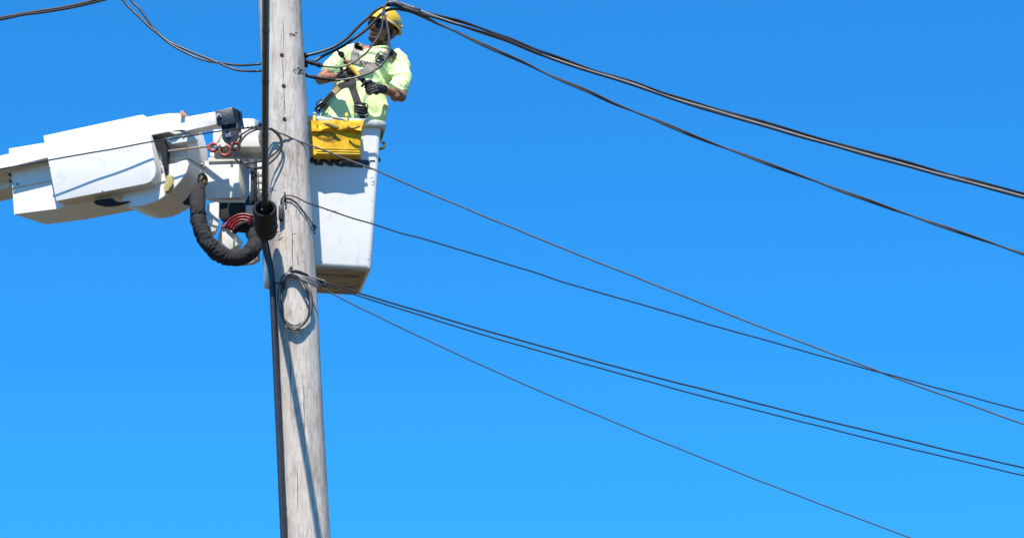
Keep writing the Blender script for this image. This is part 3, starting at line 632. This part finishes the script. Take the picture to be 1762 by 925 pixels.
for x, y in ((541, 388), (543, 391), (541, 395), (540.5, 400)): ellipsoid(bm, at(x, y, 23.98), (.010, .012, .009), sub=2)
tag(obj("wire_clip", bm, 'black'), "small black wire clip nailed to the pole's right edge", "clip")
sb = thing("splice_box", "small dark splice box hanging flat on the pole's face", "box", at(483.5, 378, 23.83))
bm = prism_bm([at(x, y, 23.795) for x, y in ((479.3, 352.5), (488, 352), (487.6, 377), (479, 377))], (0, .035, 0), .004); obj("casing", bm, 'cable_brown', sb, sharp=35)
bm = bmesh.new(); tube(bm, [at(483, 377, 23.81), at(483, 381, 23.815)], .009, 10); obj("plug", bm, 'black', sb)
bm = bmesh.new(); cyl(bm, at(490, 330.5, 23.815), at(490.6, 347.5, 23.81), .006, .008, 10); tag(obj("staple", bm, 'crack'), "black vertical staple holding the thin wire on the pole", "staple")
cg = "coiled black wire beside the cable"
def coil(label, pts, off):
    n = len(pts); Q = []
    for i, (x, y) in enumerate(pts):
        Yc = 23.79 + off
        Q.append((x, y, Yc + (0.02 if x < 440 else 0)))
    Q.append(Q[0]); cable("wire_coil", label, Q, None, .0076, 'cable', 'wire', group=cg)
coil("inner loop of the black wire coil around the overhead cable", [(449.5, 220), (433, 221.6), (417, 231), (404, 243), (398, 258), (402, 270), (411.6, 279), (425.7, 280.5), (449.5, 276.7), (463.5, 270.8), (476.5, 260.5), (483, 250.8), (482, 238), (474.3, 228), (464.6, 222)], 0)
coil("outer loop of the black wire coil, reaching lowest", [(449.5, 222), (436, 225), (422.4, 233.5), (412.7, 247.6), (410.5, 260.5), (415, 276.7), (425.7, 286.5), (436.5, 289), (449.5, 288), (463.5, 281), (476.5, 269), (484, 256), (485.5, 243), (479.7, 231), (465.7, 221)], -.012)
bm = bmesh.new()
for i in range(9):
    p = at(398 + 7 * i, 224.2 - .95 * i, 24.2 - .017 * i - (.10 if i > 7 else 0)); q = at(400 + 7 * i, 222.4 - .95 * i, 24.2 - .017 * i - (.10 if i > 7 else 0)); cyl(bm, p, q, .0095, sides=8)
ellipsoid(bm, at(448, 216, 24.05), (.018, .04, .022), sub=2); ellipsoid(bm, at(452, 217, 24.0), (.03, .05, .02), sub=2)
tag(obj("wire_tie", bm, 'black'), "black wrapped tie where the thin wire meets the pole's left edge", "tie")

# ------------------------------------------------------------------ heavy overhead cable with foam boot
ax = (-FW * .75 + UP * .66).normalized()
boot_c = at(455.5, 358, 23.52)
oc = thing("overhead_cable", "thick dark overhead cable coming down the pole's left side into the boot", "cable", boot_c)
P = smooth_path([boot_c - ax * .12 + Vector((0, 0, 0)), boot_c, at(456, 345, 23.42), at(456.2, 250, 22.6), at(456.8, 120, 21.3), at(457.5, 0, 20.0), at(458.5, -120, 18.6), at(460, -260, 17.0)], 14)
def ocr(t): return .0245
bm = bmesh.new(); tube(bm, P, .0245, 16); obj("sheath", bm, 'cable_brown', oc)
L = [0.0]
for a, b in zip(P, P[1:]): L.append(L[-1] + (b - a).length)
d = .34
while d < L[-1] - .3:
    i = max(k for k in range(len(L)) if L[k] <= d); u = (d - L[i]) / max(1e-6, L[i + 1] - L[i]); p = P[i].lerp(P[i + 1], u); t = (P[i + 1] - P[i]).normalized()
    n_ = t.orthogonal().normalized(); b_ = t.cross(n_); bm = bmesh.new()
    tl_ = Vector((0, 0, .014))
    tube(bm, [p + (n_ * math.cos(a) + b_ * math.sin(a)) * .0235 + t * (.012 * math.cos(a + 1)) for a in [2 * math.pi * k / 16 for k in range(17)]], .0035, 6); obj("lashing_band", bm, 'black', oc); d += .92
boot = thing("cable_boot", "fat black foam boot where the overhead cable ends beside the pole", "cable boot", boot_c - ax * .3)
bm = bmesh.new(); t = ax; n_ = t.cross(Vector((1, 0, 0))).normalized(); b_ = Vector((1, 0, 0)); NB = 40; rg = []
for s, r in ((-.29, .050), (-.285, .066), (-.26, .078), (-.2, .083), (-.1, .084), (-.04, .084), (-.012, .088), (0, .086), (.006, .078), (.0, .068), (-.03, .064), (-.12, .060)):
    rg.append([boot_c + t * s + (n_ * math.cos(a) + b_ * math.sin(a)) * (r + .0025 * noise.noise(Vector((math.cos(a) * 3, math.sin(a) * 3, s * 30)))) for a in [2 * math.pi * k / NB for k in range(NB)]])
V = loft(bm, rg); bm.faces.new(V[0][::-1]); bm.faces.new(V[-1]); obj("boot_shell", bm, 'boot', boot, sharp=60)
for s in (-.035, -.12, -.20):
    bm = bmesh.new(); tube(bm, [boot_c + t * s + (n_ * math.cos(a) + b_ * math.sin(a)) * .0845 for a in [2 * math.pi * k / 32 for k in range(33)]], .0032, 6); obj("boot_band", bm, 'black', boot)
bm = bmesh.new(); tube(bm, smooth_path([boot_c + ax * .01 + Vector((-.085, -.02, 0)), boot_c - ax * .1 + Vector((-.090, -.01, 0)), boot_c - ax * .24 + Vector((-.086, 0, -.02))], 6), .0025, 6); obj("pull_cord", bm, 'cable_light', boot)
bm = bmesh.new(); ellipsoid(bm, boot_c - ax * .01 + Vector((-.015, -.04, -.02)), (.014, .012, .012), sub=2); obj("lug", bm, 'steel_black', boot)
cable("riser_cable", "black cable leaving the boot and running down the pole's left side", [(449, 400, 23.78), (453, 414, 23.80), (459, 440, 23.83), (464, 458, 23.84), (467.5, 480, 23.84), (468.5, 505, 23.83), (471, 560, 23.83), (475, 650, 23.83), (480, 760, 23.83), (488, 940, 23.83), (500, 1200, 23.83)], None, .0205, 'cable', 'cable', sides=14)
cable("riser_cable", "thinner black cable tucked behind the riser below the boot", [(455, 404, 23.84), (460, 420, 23.85), (464, 440, 23.85), (469, 465, 23.85), (472, 500, 23.85), (475, 560, 23.85), (479, 650, 23.85), (484, 760, 23.85), (492, 940, 23.85), (504, 1200, 23.85)], None, .011, 'black', 'cable', sides=10)

# ------------------------------------------------------------------ wire bundle stapled low on the pole
bg_ = "loops of the wire bundle low on the pole"
labs = ["outermost dark loop of the bundle stapled low on the pole", "second dark loop of the low wire bundle", "grey loop in the middle of the low wire bundle", "pale innermost wire loop of the low bundle", "thin inner black loop of the low wire bundle"]
for i, lb in enumerate(labs):
    k = i * 1.0
    pts = [(501, 466.5 + k), (492, 470 + k), (485.5 + k * .7, 478 + k), (480.5 + k * 1.1, 490), (478.5 + k * 1.2, 505), (479 + k * 1.3, 528 - k), (487 + k, 552 - k * 2), (504, 566 - k * 3), (522 - k, 560 - k * 3), (535 - k * 1.2, 540 - k * 2), (538 - k * 1.4, 515 - k), (532 - k * 1.2, 496), (521 - k * .6, 480 + k), (510, 469.5 + k * .8)]
    pts = [(x + 2.4 * noise.noise(Vector((x * .09, y * .09, i * 3.3))) * (y > 472), y + (max(0, y - 500) * (.25 * i - .3) * .35) + 2 * noise.noise(Vector((x * .1, y * .1, i * 7.3))) * (y > 472)) for x, y in pts]
    pts = [(x, y, 23.815 + (.10 if abs(x - 507) > 31 else (.03 if abs(x - 507) > 22 else 0)) - .008 * i) for x, y in pts]; pts.append(pts[0])
    cable("wire_loop", lb, pts, None, .0062 if i != 2 else .010, ['cable', 'cable', 'cable_grey', 'cable_light', 'cable'][i], 'wire', group=bg_)
pre = "pale grips leading the low wires to the right"
for i, (a, b, lb) in enumerate((((503, 467.5), (559, 483.5), "pale preformed grip, topmost of the low bundle"), ((502, 470), (553, 488), "pale preformed grip, second in the low bundle"), ((501, 471), (550, 491.5), "pale preformed grip, third in the low bundle"), ((501, 472), (547, 494.5), "pale preformed grip, lowest of the low bundle"))):
    mid = ((a[0] * .5 + b[0] * .5), (a[1] * .5 + b[1] * .5) - 1)
    cable("wire_grip", lb, [(*a, 23.79), (*mid, 23.80), (*b, 23.86)], None, .0075, 'cable_light' if i != 1 else 'steel', 'grip', group=pre, sub=8)
cable("wire_grip", "dark grip lying over the pale ones low on pole", [(500, 466, 23.78), (512, 466, 23.78), (530, 473.5, 23.79)], None, .009, 'cable_brown', 'grip', group=pre)
bm = bmesh.new()
for x, y, a, b in ((548, 486, 560, 485), (546, 490, 558, 489.5), (550, 493, 556, 492)): cyl(bm, at(x, y, 23.86), at(a, b, 23.87), .014, sides=10, bev=.003)
tag(obj("wire_tie", bm, 'black'), "black tie gathering the low wires right of the pole", "tie")
YD = lambda x: 23.86 + (x - 555) / M * .25
lw = "thin wires leaving the low bundle"
cable("drop_wire", "upper black wire leaving the low bundle to the lower right", [(556, 485.5), (590, 496), (620, 505), (800, 558), (1000, 614), (1250, 680), (1500, 742), (1700, 790), (1800, 813)], YD, .0065, 'cable', 'wire', group=lw)
cable("drop_wire", "second black wire leaving the low bundle just beneath the upper one", [(556, 488.5), (580, 497), (604, 505), (800, 566), (1000, 624), (1250, 692), (1500, 755), (1700, 803), (1800, 826)], YD, .0055, 'cable', 'wire', group=lw)
cable("drop_wire", "lowest grey wire leaving the low bundle, dropping most steeply", [(550, 493), (572, 505), (620, 530), (800, 615), (1000, 702), (1250, 804), (1500, 900), (1620, 944), (1800, 1010)], YD, .005, 'cable_grey', 'wire', group=lw)
bm = bmesh.new(); p = on_pole(501, 461, .0); cyl(bm, p, p + Vector((0, -.05, -.004)), .011, sides=12, bev=.002); ellipsoid(bm, p + Vector((-.01, -.02, -.02)), (.012, .012, .02), sub=2)
tag(obj("pole_screw", bm, 'rope'), "rusty screw eye holding the low wire bundle on the pole", "screw")
bm = bmesh.new(); cyl(bm, at(474, 486.5, 23.82), at(488, 487.5, 23.80), .006, sides=8); cyl(bm, at(487, 488, 23.81), at(489, 495, 23.81), .010, sides=8)
tag(obj("staple", bm, 'crack'), "rusty nail pinning the low wire loops, left side of pole", "nail")

# ================================================================== worker
person = thing("person", "worker in yellow hard hat, lime shirt and harness holding a tool", "person", bl(.02, .32, .06))
WY = 24.76
def wp(x, y, dy=0.0): return at(x, y, WY + dy)
# ---- shirt
bm = bmesh.new(); rg = []
tors = [(652, 82, 15, .075), (651, 85, 21, .085), (649, 89, 34, .10), (645, 94, 49, .115), (641, 96, 56, .125), (635, 112, 56, .135), (629, 128, 53, .14), (622, 145, 50, .14), (615, 162, 50, .14), (611, 178, 57, .145), (608, 192, 61, .15), (606, 205, 61, .15), (604, 222, 50, .13), (604, 262, 46, .12)]
for cx, cy, hwp, hd in tors:
    c = wp(cx, cy, -.0); rg.append([c + Vector((math.cos(a) * hwp / 226, math.sin(a) * hd * (1 if math.sin(a) > 0 else .95), 0)) for a in [2 * math.pi * k / 32 for k in range(32)]])
V = loft(bm, rg); bm.faces.new(V[0][::-1]); bm.faces.new(V[-1])
# sleeves
shL, shR = wp(598, 92, -.02), wp(683, 102, -.02)
elL, elR = wp(551, 137, -.13), wp(690, 166, -.15)
wrL, wrR = wp(582, 132, -.29), wp(664, 155, -.27)
limb(bm, [wp(612, 89), shL, wp(582, 106, -.05), wp(568, 119, -.09)], [.080, .083, .078, .068])
limb(bm, [wp(671, 99), shR, wp(688, 118, -.04), wp(690, 138, -.09), wp(689, 150, -.12)], [.080, .088, .084, .082, .086])
def fold(co, n):
    q = co * 4.6; a = Vector((q.x * 1.2 + q.z * .9, q.y * .5, q.z * .7 - q.x * .5))
    s = noise.noise(a); s2 = max(0, .22 - abs(noise.noise(a * 1.35 + Vector((3, 1, 0))))) * 4.5
    s3 = max(0, .16 - abs(noise.noise(a * 2.3 + Vector((8, 2, 5))))) * 5 * max(0, noise.noise(q * .8 + Vector((4, 4, 1))) + .15)
    return s * .015 + s2 * .016 + s3 * .010 - .010
shirt_me = remesh(bm, .0075, 3, fold)
shirt_bvh = BVHTree.FromPolygons([v.co.copy() for v in shirt_me.vertices], [tuple(p.vertices) for p in shirt_me.polygons])
shirt = link("shirt", shirt_me, 'shirt', person, False)
def on_shirt(px, py, off=.004):
    r = ray(px, py).normalized(); h = shirt_bvh.ray_cast(Vector((0, 0, CZ)), r)
    if h[0] is None: return wp(px, py, -.13)
    return h[0] - r * off
# collar and sleeve hems
bm = bmesh.new(); c = wp(651.5, 85.5, -.01)
tube(bm, [c + Vector((math.cos(a) * .088, math.sin(a) * .080 - .01, .012 * math.cos(a) + .016 * math.sin(a))) for a in [2 * math.pi * k / 28 for k in range(29)]], .009, 8); obj("collar", bm, 'shirt', shirt)
# ---- head frame
HC = wp(657.5, 51.5, -.03)
F = Vector((-.44, -.89, .12)).normalized(); U0 = Vector((.39, .02, .93)); S = F.cross(U0).normalized(); U = S.cross(F).normalized()
HR = Matrix((S, F, U)).transposed()
HS = 1.25
def hp(s, f, u): return HC + (S * s + F * f + U * u) * HS
def ell(bm, c, rad, rot, sub=3): ellipsoid(bm, c, tuple(q * HS for q in rad), rot, sub)
bm = bmesh.new()
ell(bm, hp(0, -.012, .03), (.074, .094, .09), HR); ell(bm, hp(0, .018, -.035), (.058, .068, .075), HR)
ell(bm, hp(0, .055, -.088), (.030, .028, .024), HR)                 # chin
for s in (-1, 1):
    ell(bm, hp(.040 * s, .050, -.022), (.022, .022, .020), HR, 2)   # cheek
    ell(bm, hp(.048 * s, .0, -.068), (.016, .035, .024), HR, 2)     # jaw
    ell(bm, hp(.030 * s, .078, .028), (.024, .014, .009), HR, 2)    # brow
    ell(bm, hp(.079 * s, -.012, -.008), (.009, .017, .031), HR, 2)  # ear
    ell(bm, hp(.085 * s, -.018, .010), (.007, .014, .015), HR, 2)
    ell(bm, hp(.012 * s, .092, -.030), (.009, .010, .008), HR, 2)   # nostril
limb(bm, [hp(0, .080, .018), hp(0, .094, -.006), hp(0, .106, -.024)], [.013, .017, .021], 12)
ell(bm, hp(0, .082, -.052), (.024, .012, .008), HR, 2); ell(bm, hp(0, .079, -.062), (.021, .013, .008), HR, 2)
limb(bm, [hp(0, -.02, -.05), wp(655, 80, .0), wp(650, 94, .02)], [.062, .062, .075])
# torso core, arms, pelvis and legs of the body
limb(bm, [wp(648, 96), wp(636, 130), wp(616, 175), wp(604, 225)], [.10, .11, .105, .12])
limb(bm, [wp(650, 92, .01), shL, elL, wrL, wp(592, 131, -.32)], [.07, .052, .041, .030, .026])
limb(bm, [wp(650, 92, .01), shR, elR, wrR, wp(652, 153, -.31)], [.07, .052, .045, .032, .028])
ellipsoid(bm, wp(564, 133, -.20), (.048, .036, .036)); ellipsoid(bm, wp(680, 166, -.20), (.042, .038, .040))
hipc = bl(.02, .33, .98)
for s in (-1, 1):
    limb(bm, [hipc + bx * .08 * s, bl(.02 + .11 * s, .30, .55), bl(.02 + .12 * s, .34, .15)], [.085, .065, .045]); ellipsoid(bm, bl(.02 + .12 * s, .28, .10), (.045, .12, .04))
body_me = remesh(bm, .0058, 2)
link("body", body_me, 'skin', person, False)
bm = bmesh.new(); limb(bm, [wp(604, 232), hipc], [.13, .135])
for s in (-1, 1): limb(bm, [hipc + bx * .085 * s, bl(.02 + .11 * s, .30, .55), bl(.02 + .12 * s, .34, .18)], [.105, .085, .07])
link("trousers", remesh(bm, .012, 3), 'pants', person, False)
bm = bmesh.new()
for s in (-1, 1): ellipsoid(bm, bl(.02 + .12 * s, .27, .115), (.052, .14, .05)); limb(bm, [bl(.02 + .12 * s, .34, .12), bl(.02 + .12 * s, .34, .22)], [.055, .06])
link("boots", remesh(bm, .01, 2), 'black', person, False)
# ---- face pieces
def part_of(me, name, test, off, m, par, amp=.0015):
    """shell over the faces of a mesh that pass the test, lifted off its surface"""
    keep = [p for p in me.polygons if test(p.center)]; ids = sorted({v for p in keep for v in p.vertices}); ix = {v: i for i, v in enumerate(ids)}
    b = bmesh.new(); V = [b.verts.new(me.vertices[v].co + me.vertices[v].normal * (off + abs(noise.noise(me.vertices[v].co * 140)) * amp)) for v in ids]
    for p in keep: b.faces.new([V[ix[v]] for v in p.vertices])
    return obj(name, b, m, par)
def loc(c):
    d = (c - HC) / HS; return d.dot(S), d.dot(F), d.dot(U)
def is_beard(c):
    s_, f_, u_ = loc(c); s_ = abs(s_); n = noise.noise(c * 55) * .005 + noise.noise(c * 160) * .003
    if u_ < -.120 or u_ > .0 or f_ < -.008: return False
    if s_ > .052 and f_ < .018 + n: return u_ > -.075
    if s_ > .024 and u_ < -.074 - f_ * .25 + n and u_ > -.112: return True
    if s_ <= .024 and f_ > .045 and u_ < -.084 + n and u_ > -.116: return True
    if f_ > .07 and s_ < .029 and -.0495 < u_ + n * .3 < -.0415: return True
    return f_ > .06 and s_ < .010 and u_ < -.074
part_of(body_me, "beard", is_beard, .0010, 'stubble', person, .001)
bm = bmesh.new(); ell(bm, hp(0, .0885, -.0525), (.020, .008, .0048), HR, 2); ell(bm, hp(0, .087, -.0615), (.018, .009, .0062), HR, 2); obj("lips", bm, 'lips', person)
bm = bmesh.new(); ell(bm, hp(0, -.024, .022), (.076, .088, .075), HR); bmesh.ops.bisect_plane(bm, geom=bm.verts[:] + bm.edges[:] + bm.faces[:], plane_co=hp(0, -.01, -.02), plane_no=(F * .8 - U * .35), clear_outer=True)
obj("hair", bm, 'hair', person)
gl = bmesh.new()
for s in (-1, 1):
    c = hp(.036 * s, .083, .004); rt = HR @ Matrix.Rotation(R(-20 * s), 3, 'Z'); ell(gl, c, (.038, .009, .026), rt, 2)
glo = obj("sunglasses", gl, 'glass', person)
bm = bmesh.new(); tube(bm, [hp(-.012, .096, .012), hp(.012, .096, .012)], .004, 8)
for s in (-1, 1): tube(bm, smooth_path([hp(.066 * s, .072, .012), hp(.078 * s, .03, .010), hp(.080 * s, -.02, .004)], 4), .0050, 8)
obj("glasses_frame", bm, 'black', glo)
# ---- helmet
hel = thing("hard_hat", "scuffed yellow hard hat with a painted white glare streak worn by the worker", "hard hat", hp(0, 0, .05))
del hel['label']; del hel['category']; hel.parent = person; hel.matrix_parent_inverse = person.matrix_world.inverted()
def hh(s, f, u): return hp(s * .94, f * .94 - .006, u * .92 + .043)
bm = bmesh.new(); rg = []; NH = 56
for j in range(15):
    v = j / 14; el = v * math.pi / 2; ring = []
    for k in range(NH):
        a = 2 * math.pi * k / NH; x, y = math.cos(a), math.sin(a)
        rx, ry, rz = .104, .130 if y > 0 else .136, .110
        pr = math.cos(el) ** .82; rid = .0045 * math.exp(-((x * pr) / .16) ** 2) * v + .003 * math.exp(-((abs(x * pr) - .42) / .1) ** 2) * v * (1 - v)
        ring.append(hh(x * rx * pr, y * ry * pr, rz * math.sin(el) + rid))
    rg.append(ring)
rg[-1] = [hh(0, 0, .1145) + (p - hh(0, 0, .1145)) * .02 for p in rg[-1]]
# brim with a front visor
brim = []
for ext, dz in ((.0, 0), (.008, -.003), (.013, -.009), (.011, -.012), (-.006, -.008)):
    ring = []
    for k in range(NH):
        a = 2 * math.pi * k / NH; x, y = math.cos(a), math.sin(a); vis = max(0, y) ** 2.2 * .018 * (1 if ext > .001 else 0) * min(1, ext / .012 if ext > 0 else 0)
        ring.append(hh(x * (.104 + ext), y * ((.130 if y > 0 else .136) + ext) + vis, dz - max(0, y) ** 2 * .010 * (1 if ext > 0 else .5)))
    brim.append(ring)
loft(bm, brim[::-1] + rg[1:]); hs = obj("helmet_shell", bm, 'helmet', hel)
hs_me = hs.data; hb = BVHTree.FromPolygons([v.co.copy() for v in hs_me.vertices], [tuple(p.vertices) for p in hs_me.polygons])
def on_hat(px, py, off=.0015):
    r = ray(px, py).normalized(); h = hb.ray_cast(Vector((0, 0, CZ)), r)
    return (h[0] - r * off) if h[0] is not None else hp(0, 0, .1)
def patch(name, rows, m, par, fn, off=.002):
    """surface patch whose rows follow a surface"""
    bm = bmesh.new(); n = 10; V = []
    for row in rows:
        a, b = row; V.append([bm.verts.new(fn(a[0] + (b[0] - a[0]) * i / n, a[1] + (b[1] - a[1]) * i / n, off)) for i in range(n + 1)])
    for A, B in zip(V, V[1:]):
        for i in range(n): bm.faces.new((A[i], A[i + 1], B[i + 1], B[i]))
    bmesh.ops.solidify(bm, geom=bm.faces[:], thickness=.0008)
    return obj(name, bm, m, par)
patch("painted_glare_streak", [((660, 31), (662, 37)), ((667, 34), (672, 40)), ((676, 38), (681, 44)), ((684, 44), (689, 48.5))], 'sticker_and_glare', hel, on_hat, .006)  # sun glare on the shell, painted as a white patch
patch("grey_band", [((672, 33.5), (677, 36.5)), ((680, 35), (684, 41)), ((688, 35.5), (691, 43.5)), ((694, 35), (694.5, 42))], 'greyband', hel, on_hat, .005)
patch("front_badge", [((661, 21), (657, 26)), ((668, 22), (664, 28))], 'sticker_and_glare', hel, on_hat, .006)
bm = bmesh.new(); ellipsoid(bm, on_hat(691, 46, .004), (.012, .010, .012), sub=2); obj("slot_clip", bm, 'helmet', hel)
hel.name = "hard_hat"

# ---- harness straps
def strap(name, pts, wd, m, off=.006, th=.003, par=None, fn=None):
    fn = fn or on_shirt; P = smooth_path([Vector((x, y, 0)) for x, y in pts], 5); bm = bmesh.new(); rows = []
    for i, p in enumerate(P):
        t = (P[min(i + 1, len(P) - 1)] - P[max(i - 1, 0)]).normalized(); n = Vector((-t.y, t.x, 0)); row = []
        ww = wd(i / (len(P) - 1)) if callable(wd) else wd
        c = [fn(p.x + n.x * ww * k, p.y + n.y * ww * k, off) for k in (-.5, 0, .5)]
        ym = min(q.y for q in c)
        row = [at(p.x + n.x * ww * k, p.y + n.y * ww * k, (q.y * .4 + ym * .6)) for k, q in zip((-.5, 0, .5), c)]
        rows.append(row)
    V = [[bm.verts.new(q) for q in r] for r in rows]
    for A, B in zip(V, V[1:]):
        for k in range(2): bm.faces.new((A[k], A[k + 1], B[k + 1], B[k]))
    bmesh.ops.recalc_face_normals(bm, faces=bm.faces); bmesh.ops.solidify(bm, geom=bm.faces[:], thickness=th)
    return obj(name, bm, m, par or harness, sharp=50)
harness = bpy.data.objects.new("harness", None); sc.collection.objects.link(harness); harness.parent = person; harness.matrix_parent_inverse = person.matrix_world.inverted()
strap("shoulder_strap", [(617.5, 74), (614.5, 82), (611, 92), (608, 105)], 13, 'strap')
strap("shoulder_pad", [(617.5, 75), (616, 80), (614.5, 86)], 12.5, 'pad', .011)
strap("pad_piping", [(625, 76), (623.5, 81), (621.5, 87)], 2.4, 'piping', .011)
strap("shoulder_strap", [(673, 85), (667, 91), (659, 99), (650, 108), (637, 117), (622, 125), (605, 137)], 11, 'strap')
strap("shoulder_pad", [(669, 88), (674, 91.5), (680, 97)], 12, 'pad', .012)
strap("pad_piping", [(664.5, 95), (669, 99), (675, 104)], 2.6, 'piping', .012)
cs = strap("chest_strap", [(603, 103), (615, 106), (630, 110), (650, 114)], 9, 'strap', .010)
strap("lower_strap", [(612, 138), (597, 143), (585, 148.5), (580, 153)], 9.5, 'strap_dark', .007)
strap("lower_strap", [(583, 150.5), (574, 159), (565, 168), (556, 177)], 8.5, 'strap_tan', .009)
strap("lower_strap", [(603, 138), (607, 152), (612, 166), (617, 180)], 12, 'strap_dark', .008)
strap("lower_strap", [(617, 178), (621, 190), (627, 203)], 13, 'strap_dark', .014)
def buckle(pts_c, ang, wpx, hpx, bars, m='black', off=.016, name="buckle"):
    bm = bmesh.new(); c0 = on_shirt(*pts_c, off); a = R(ang); X = Vector((math.cos(a), 0, -math.sin(a))); Z = Vector((math.sin(a), 0, math.cos(a))); w_, h_ = wpx / 226 / 2, hpx / 215 / 2
    P = [c0 + X * sx * w_ + Z * sz * h_ for sx, sz in ((-1, -.7), (-.7, -1), (.7, -1), (1, -.7), (1, .7), (.7, 1), (-.7, 1), (-1, .7), (-1, -.7))]
    tube(bm, P, .0048, 8); o = obj(name, bm, m, harness)
    for b in bars:
        bm = bmesh.new(); cyl(bm, c0 + X * -w_ + Z * h_ * b + Vector((0, -.004, 0)), c0 + X * w_ + Z * h_ * b + Vector((0, -.004, 0)), .0042, sides=8); obj("buckle_bar", bm, 'steel' if b == bars[-1] else m, harness)
    return o
buckle((656, 98), 28, 17, 15, (-.45, .1, .5), off=.022); buckle((652, 106), 28, 13, 9, (.1,), 'steel', .020)
buckle((621, 186), 8, 23, 18, (-.35, .4), off=.024); buckle((624, 194), 8, 17, 8, (0,), 'steel', .026)
buckle((553, 180), -42, 13, 15, (-.3, .4), off=.02); buckle((548, 189), -42, 10, 11, (.2,))
patch("buckle_plate", [((612, 181), (618, 192)), ((620, 179), (625, 191)), ((628, 178), (632, 188))], 'black', harness, on_shirt, .018)
patch("buckle_plate", [((555, 171), (561, 178)), ((549, 178), (555, 185)), ((543, 188), (549, 194))], 'black', harness, on_shirt, .013)
place_text("strap_lettering", "AW", on_shirt(627.5, 109, .016), Vector((1, 0, -.22)), Vector((.2, -.05, 1)), .042, 1.35, 'letter', harness, 0, .0006)

# ---- hand tool
TY = 24.36
tool = thing("hand_tool", "yellow and black handled ratchet tool held diagonally in gloved hands", "tool", at(612, 122, TY))
def tp(x, y, dy=0): return at(x, y, TY + dy)
bm = bmesh.new(); P = [tp(600, 110), tp(602, 113), tp(608, 120), tp(615, 128), tp(618.5, 132)]; tube(bm, smooth_path(P, 4), lambda t: .0175 + .002 * math.sin(6 * t), 16); obj("yellow_handle", bm, 'tool_yellow', tool)
bm = bmesh.new(); tube(bm, [tp(617.5, 131), tp(624, 138), tp(633, 148)], .0195, 16); obj("black_handle", bm, 'black', tool)
bm = bmesh.new(); cyl(bm, tp(600.5, 110.5), tp(596, 105), .020, .016, 16, .003); ellipsoid(bm, tp(596.5, 106), (.024, .02, .018), sub=2); obj("clamp_collar", bm, 'tool_red', tool)
bm = bmesh.new(); cyl(bm, tp(597, 107), tp(588.5, 95.5), .009, .008, 12); cyl(bm, tp(594.5, 109.5), tp(591.5, 106), .012, .01, 12, .002); obj("shaft_rod", bm, 'tool_dark', tool)
bm = bmesh.new(); cyl(bm, tp(590.5, 98), tp(583.5, 90.5), .019, .017, 8, .003); cyl(bm, tp(586.5, 96), tp(590, 90.5), .014, .014, 8, .002); ellipsoid(bm, tp(582, 88.5), (.010, .008, .010), sub=2); obj("jaw_head", bm, 'tool_dark', tool)
bm = bmesh.new(); limb(bm, [tp(598, 112, .02), tp(601, 121, .02), tp(606, 126, .02)], [.014, .022, .016]); obj("gear_case", bm, 'tool_dark', tool)

# ---- gloves with five fingers closed round the tool
def glove(name, wrist, palm, axis_p, axis_d, side, nf_dir, thumb_pts, flen=1.0, cuff='glovegrey', parent=None):
    bm = bmesh.new(); ax_ = axis_d.normalized()
    mid = wrist.lerp(palm, .55)
    limb(bm, [wrist, mid, palm], [.034, .036, .036])
    for k in (-.028, 0, .028): ellipsoid(bm, palm + ax_ * k, (.027, .026, .027), sub=2)
    kn_ = []
    for i in range(4):
        o_ = (i - 1.5) * .0225; ln = (.9, 1.05, 1.0, .8)[i] * flen; base = palm + ax_ * o_
        pc = axis_p + ax_ * ((palm - axis_p).dot(ax_) + o_)
        v0 = (base - pc); v0 -= ax_ * v0.dot(ax_); rad = .031; v0.normalize()
        w_ = ax_.cross(v0) * side; P = [base, pc + v0 * (rad + .016) + w_ * .012 + Vector((0, -.006, 0))]
        for a in (45, 85, 130, 170): P.append(pc + (v0 * math.cos(R(a * ln)) + w_ * math.sin(R(a * ln))) * rad)
        kn_.append(P[1]); limb(bm, P, [.0145, .0140, .0125, .0120, .0115, .0105], 10)
    limb(bm, [wrist.lerp(palm, .6)] + thumb_pts, [.018, .015, .013, .011][:len(thumb_pts) + 1], 10)
    g_ = link(name, remesh(bm, .0034, 1, lambda c, n: noise.noise(c * 60) * .0016), 'glove', person, False)
    for q in kn_[:3]:
        bm = bmesh.new(); ellipsoid(bm, q + Vector((0, -.012, .004)), (.009, .004, .0035), sub=2); obj("knuckle_pad", bm, 'glovegrey', g_)
    bm = bmesh.new(); dr = (palm - wrist).normalized(); n1 = dr.orthogonal().normalized(); n2 = dr.cross(n1)
    P = [wrist + dr * .0 + (n1 * math.cos(a) + n2 * math.sin(a)) * .0345 for a in [2 * math.pi * k / 20 for k in range(21)]]; tube(bm, P, .006, 8); obj("cuff", bm, cuff, g_)
    return g_
TD = (tp(632, 146) - tp(600, 110)).normalized()
glove("glove", wp(662, 154, -.27), tp(645, 152.5, -.0), tp(633, 147), Vector((.35, 0, -.75)), 1, None, [tp(637, 140, -.03), tp(628, 142, -.045), tp(623, 148, -.04)], 1.0, 'yellow_trim')
glove("glove", wp(582, 132, -.26), tp(594, 131, .05), tp(606, 131, .055), Vector((.45, 0, -.8)), -1, None, [tp(589, 124, .03), tp(587, 117, .02)], 1.0, 'glovegrey')
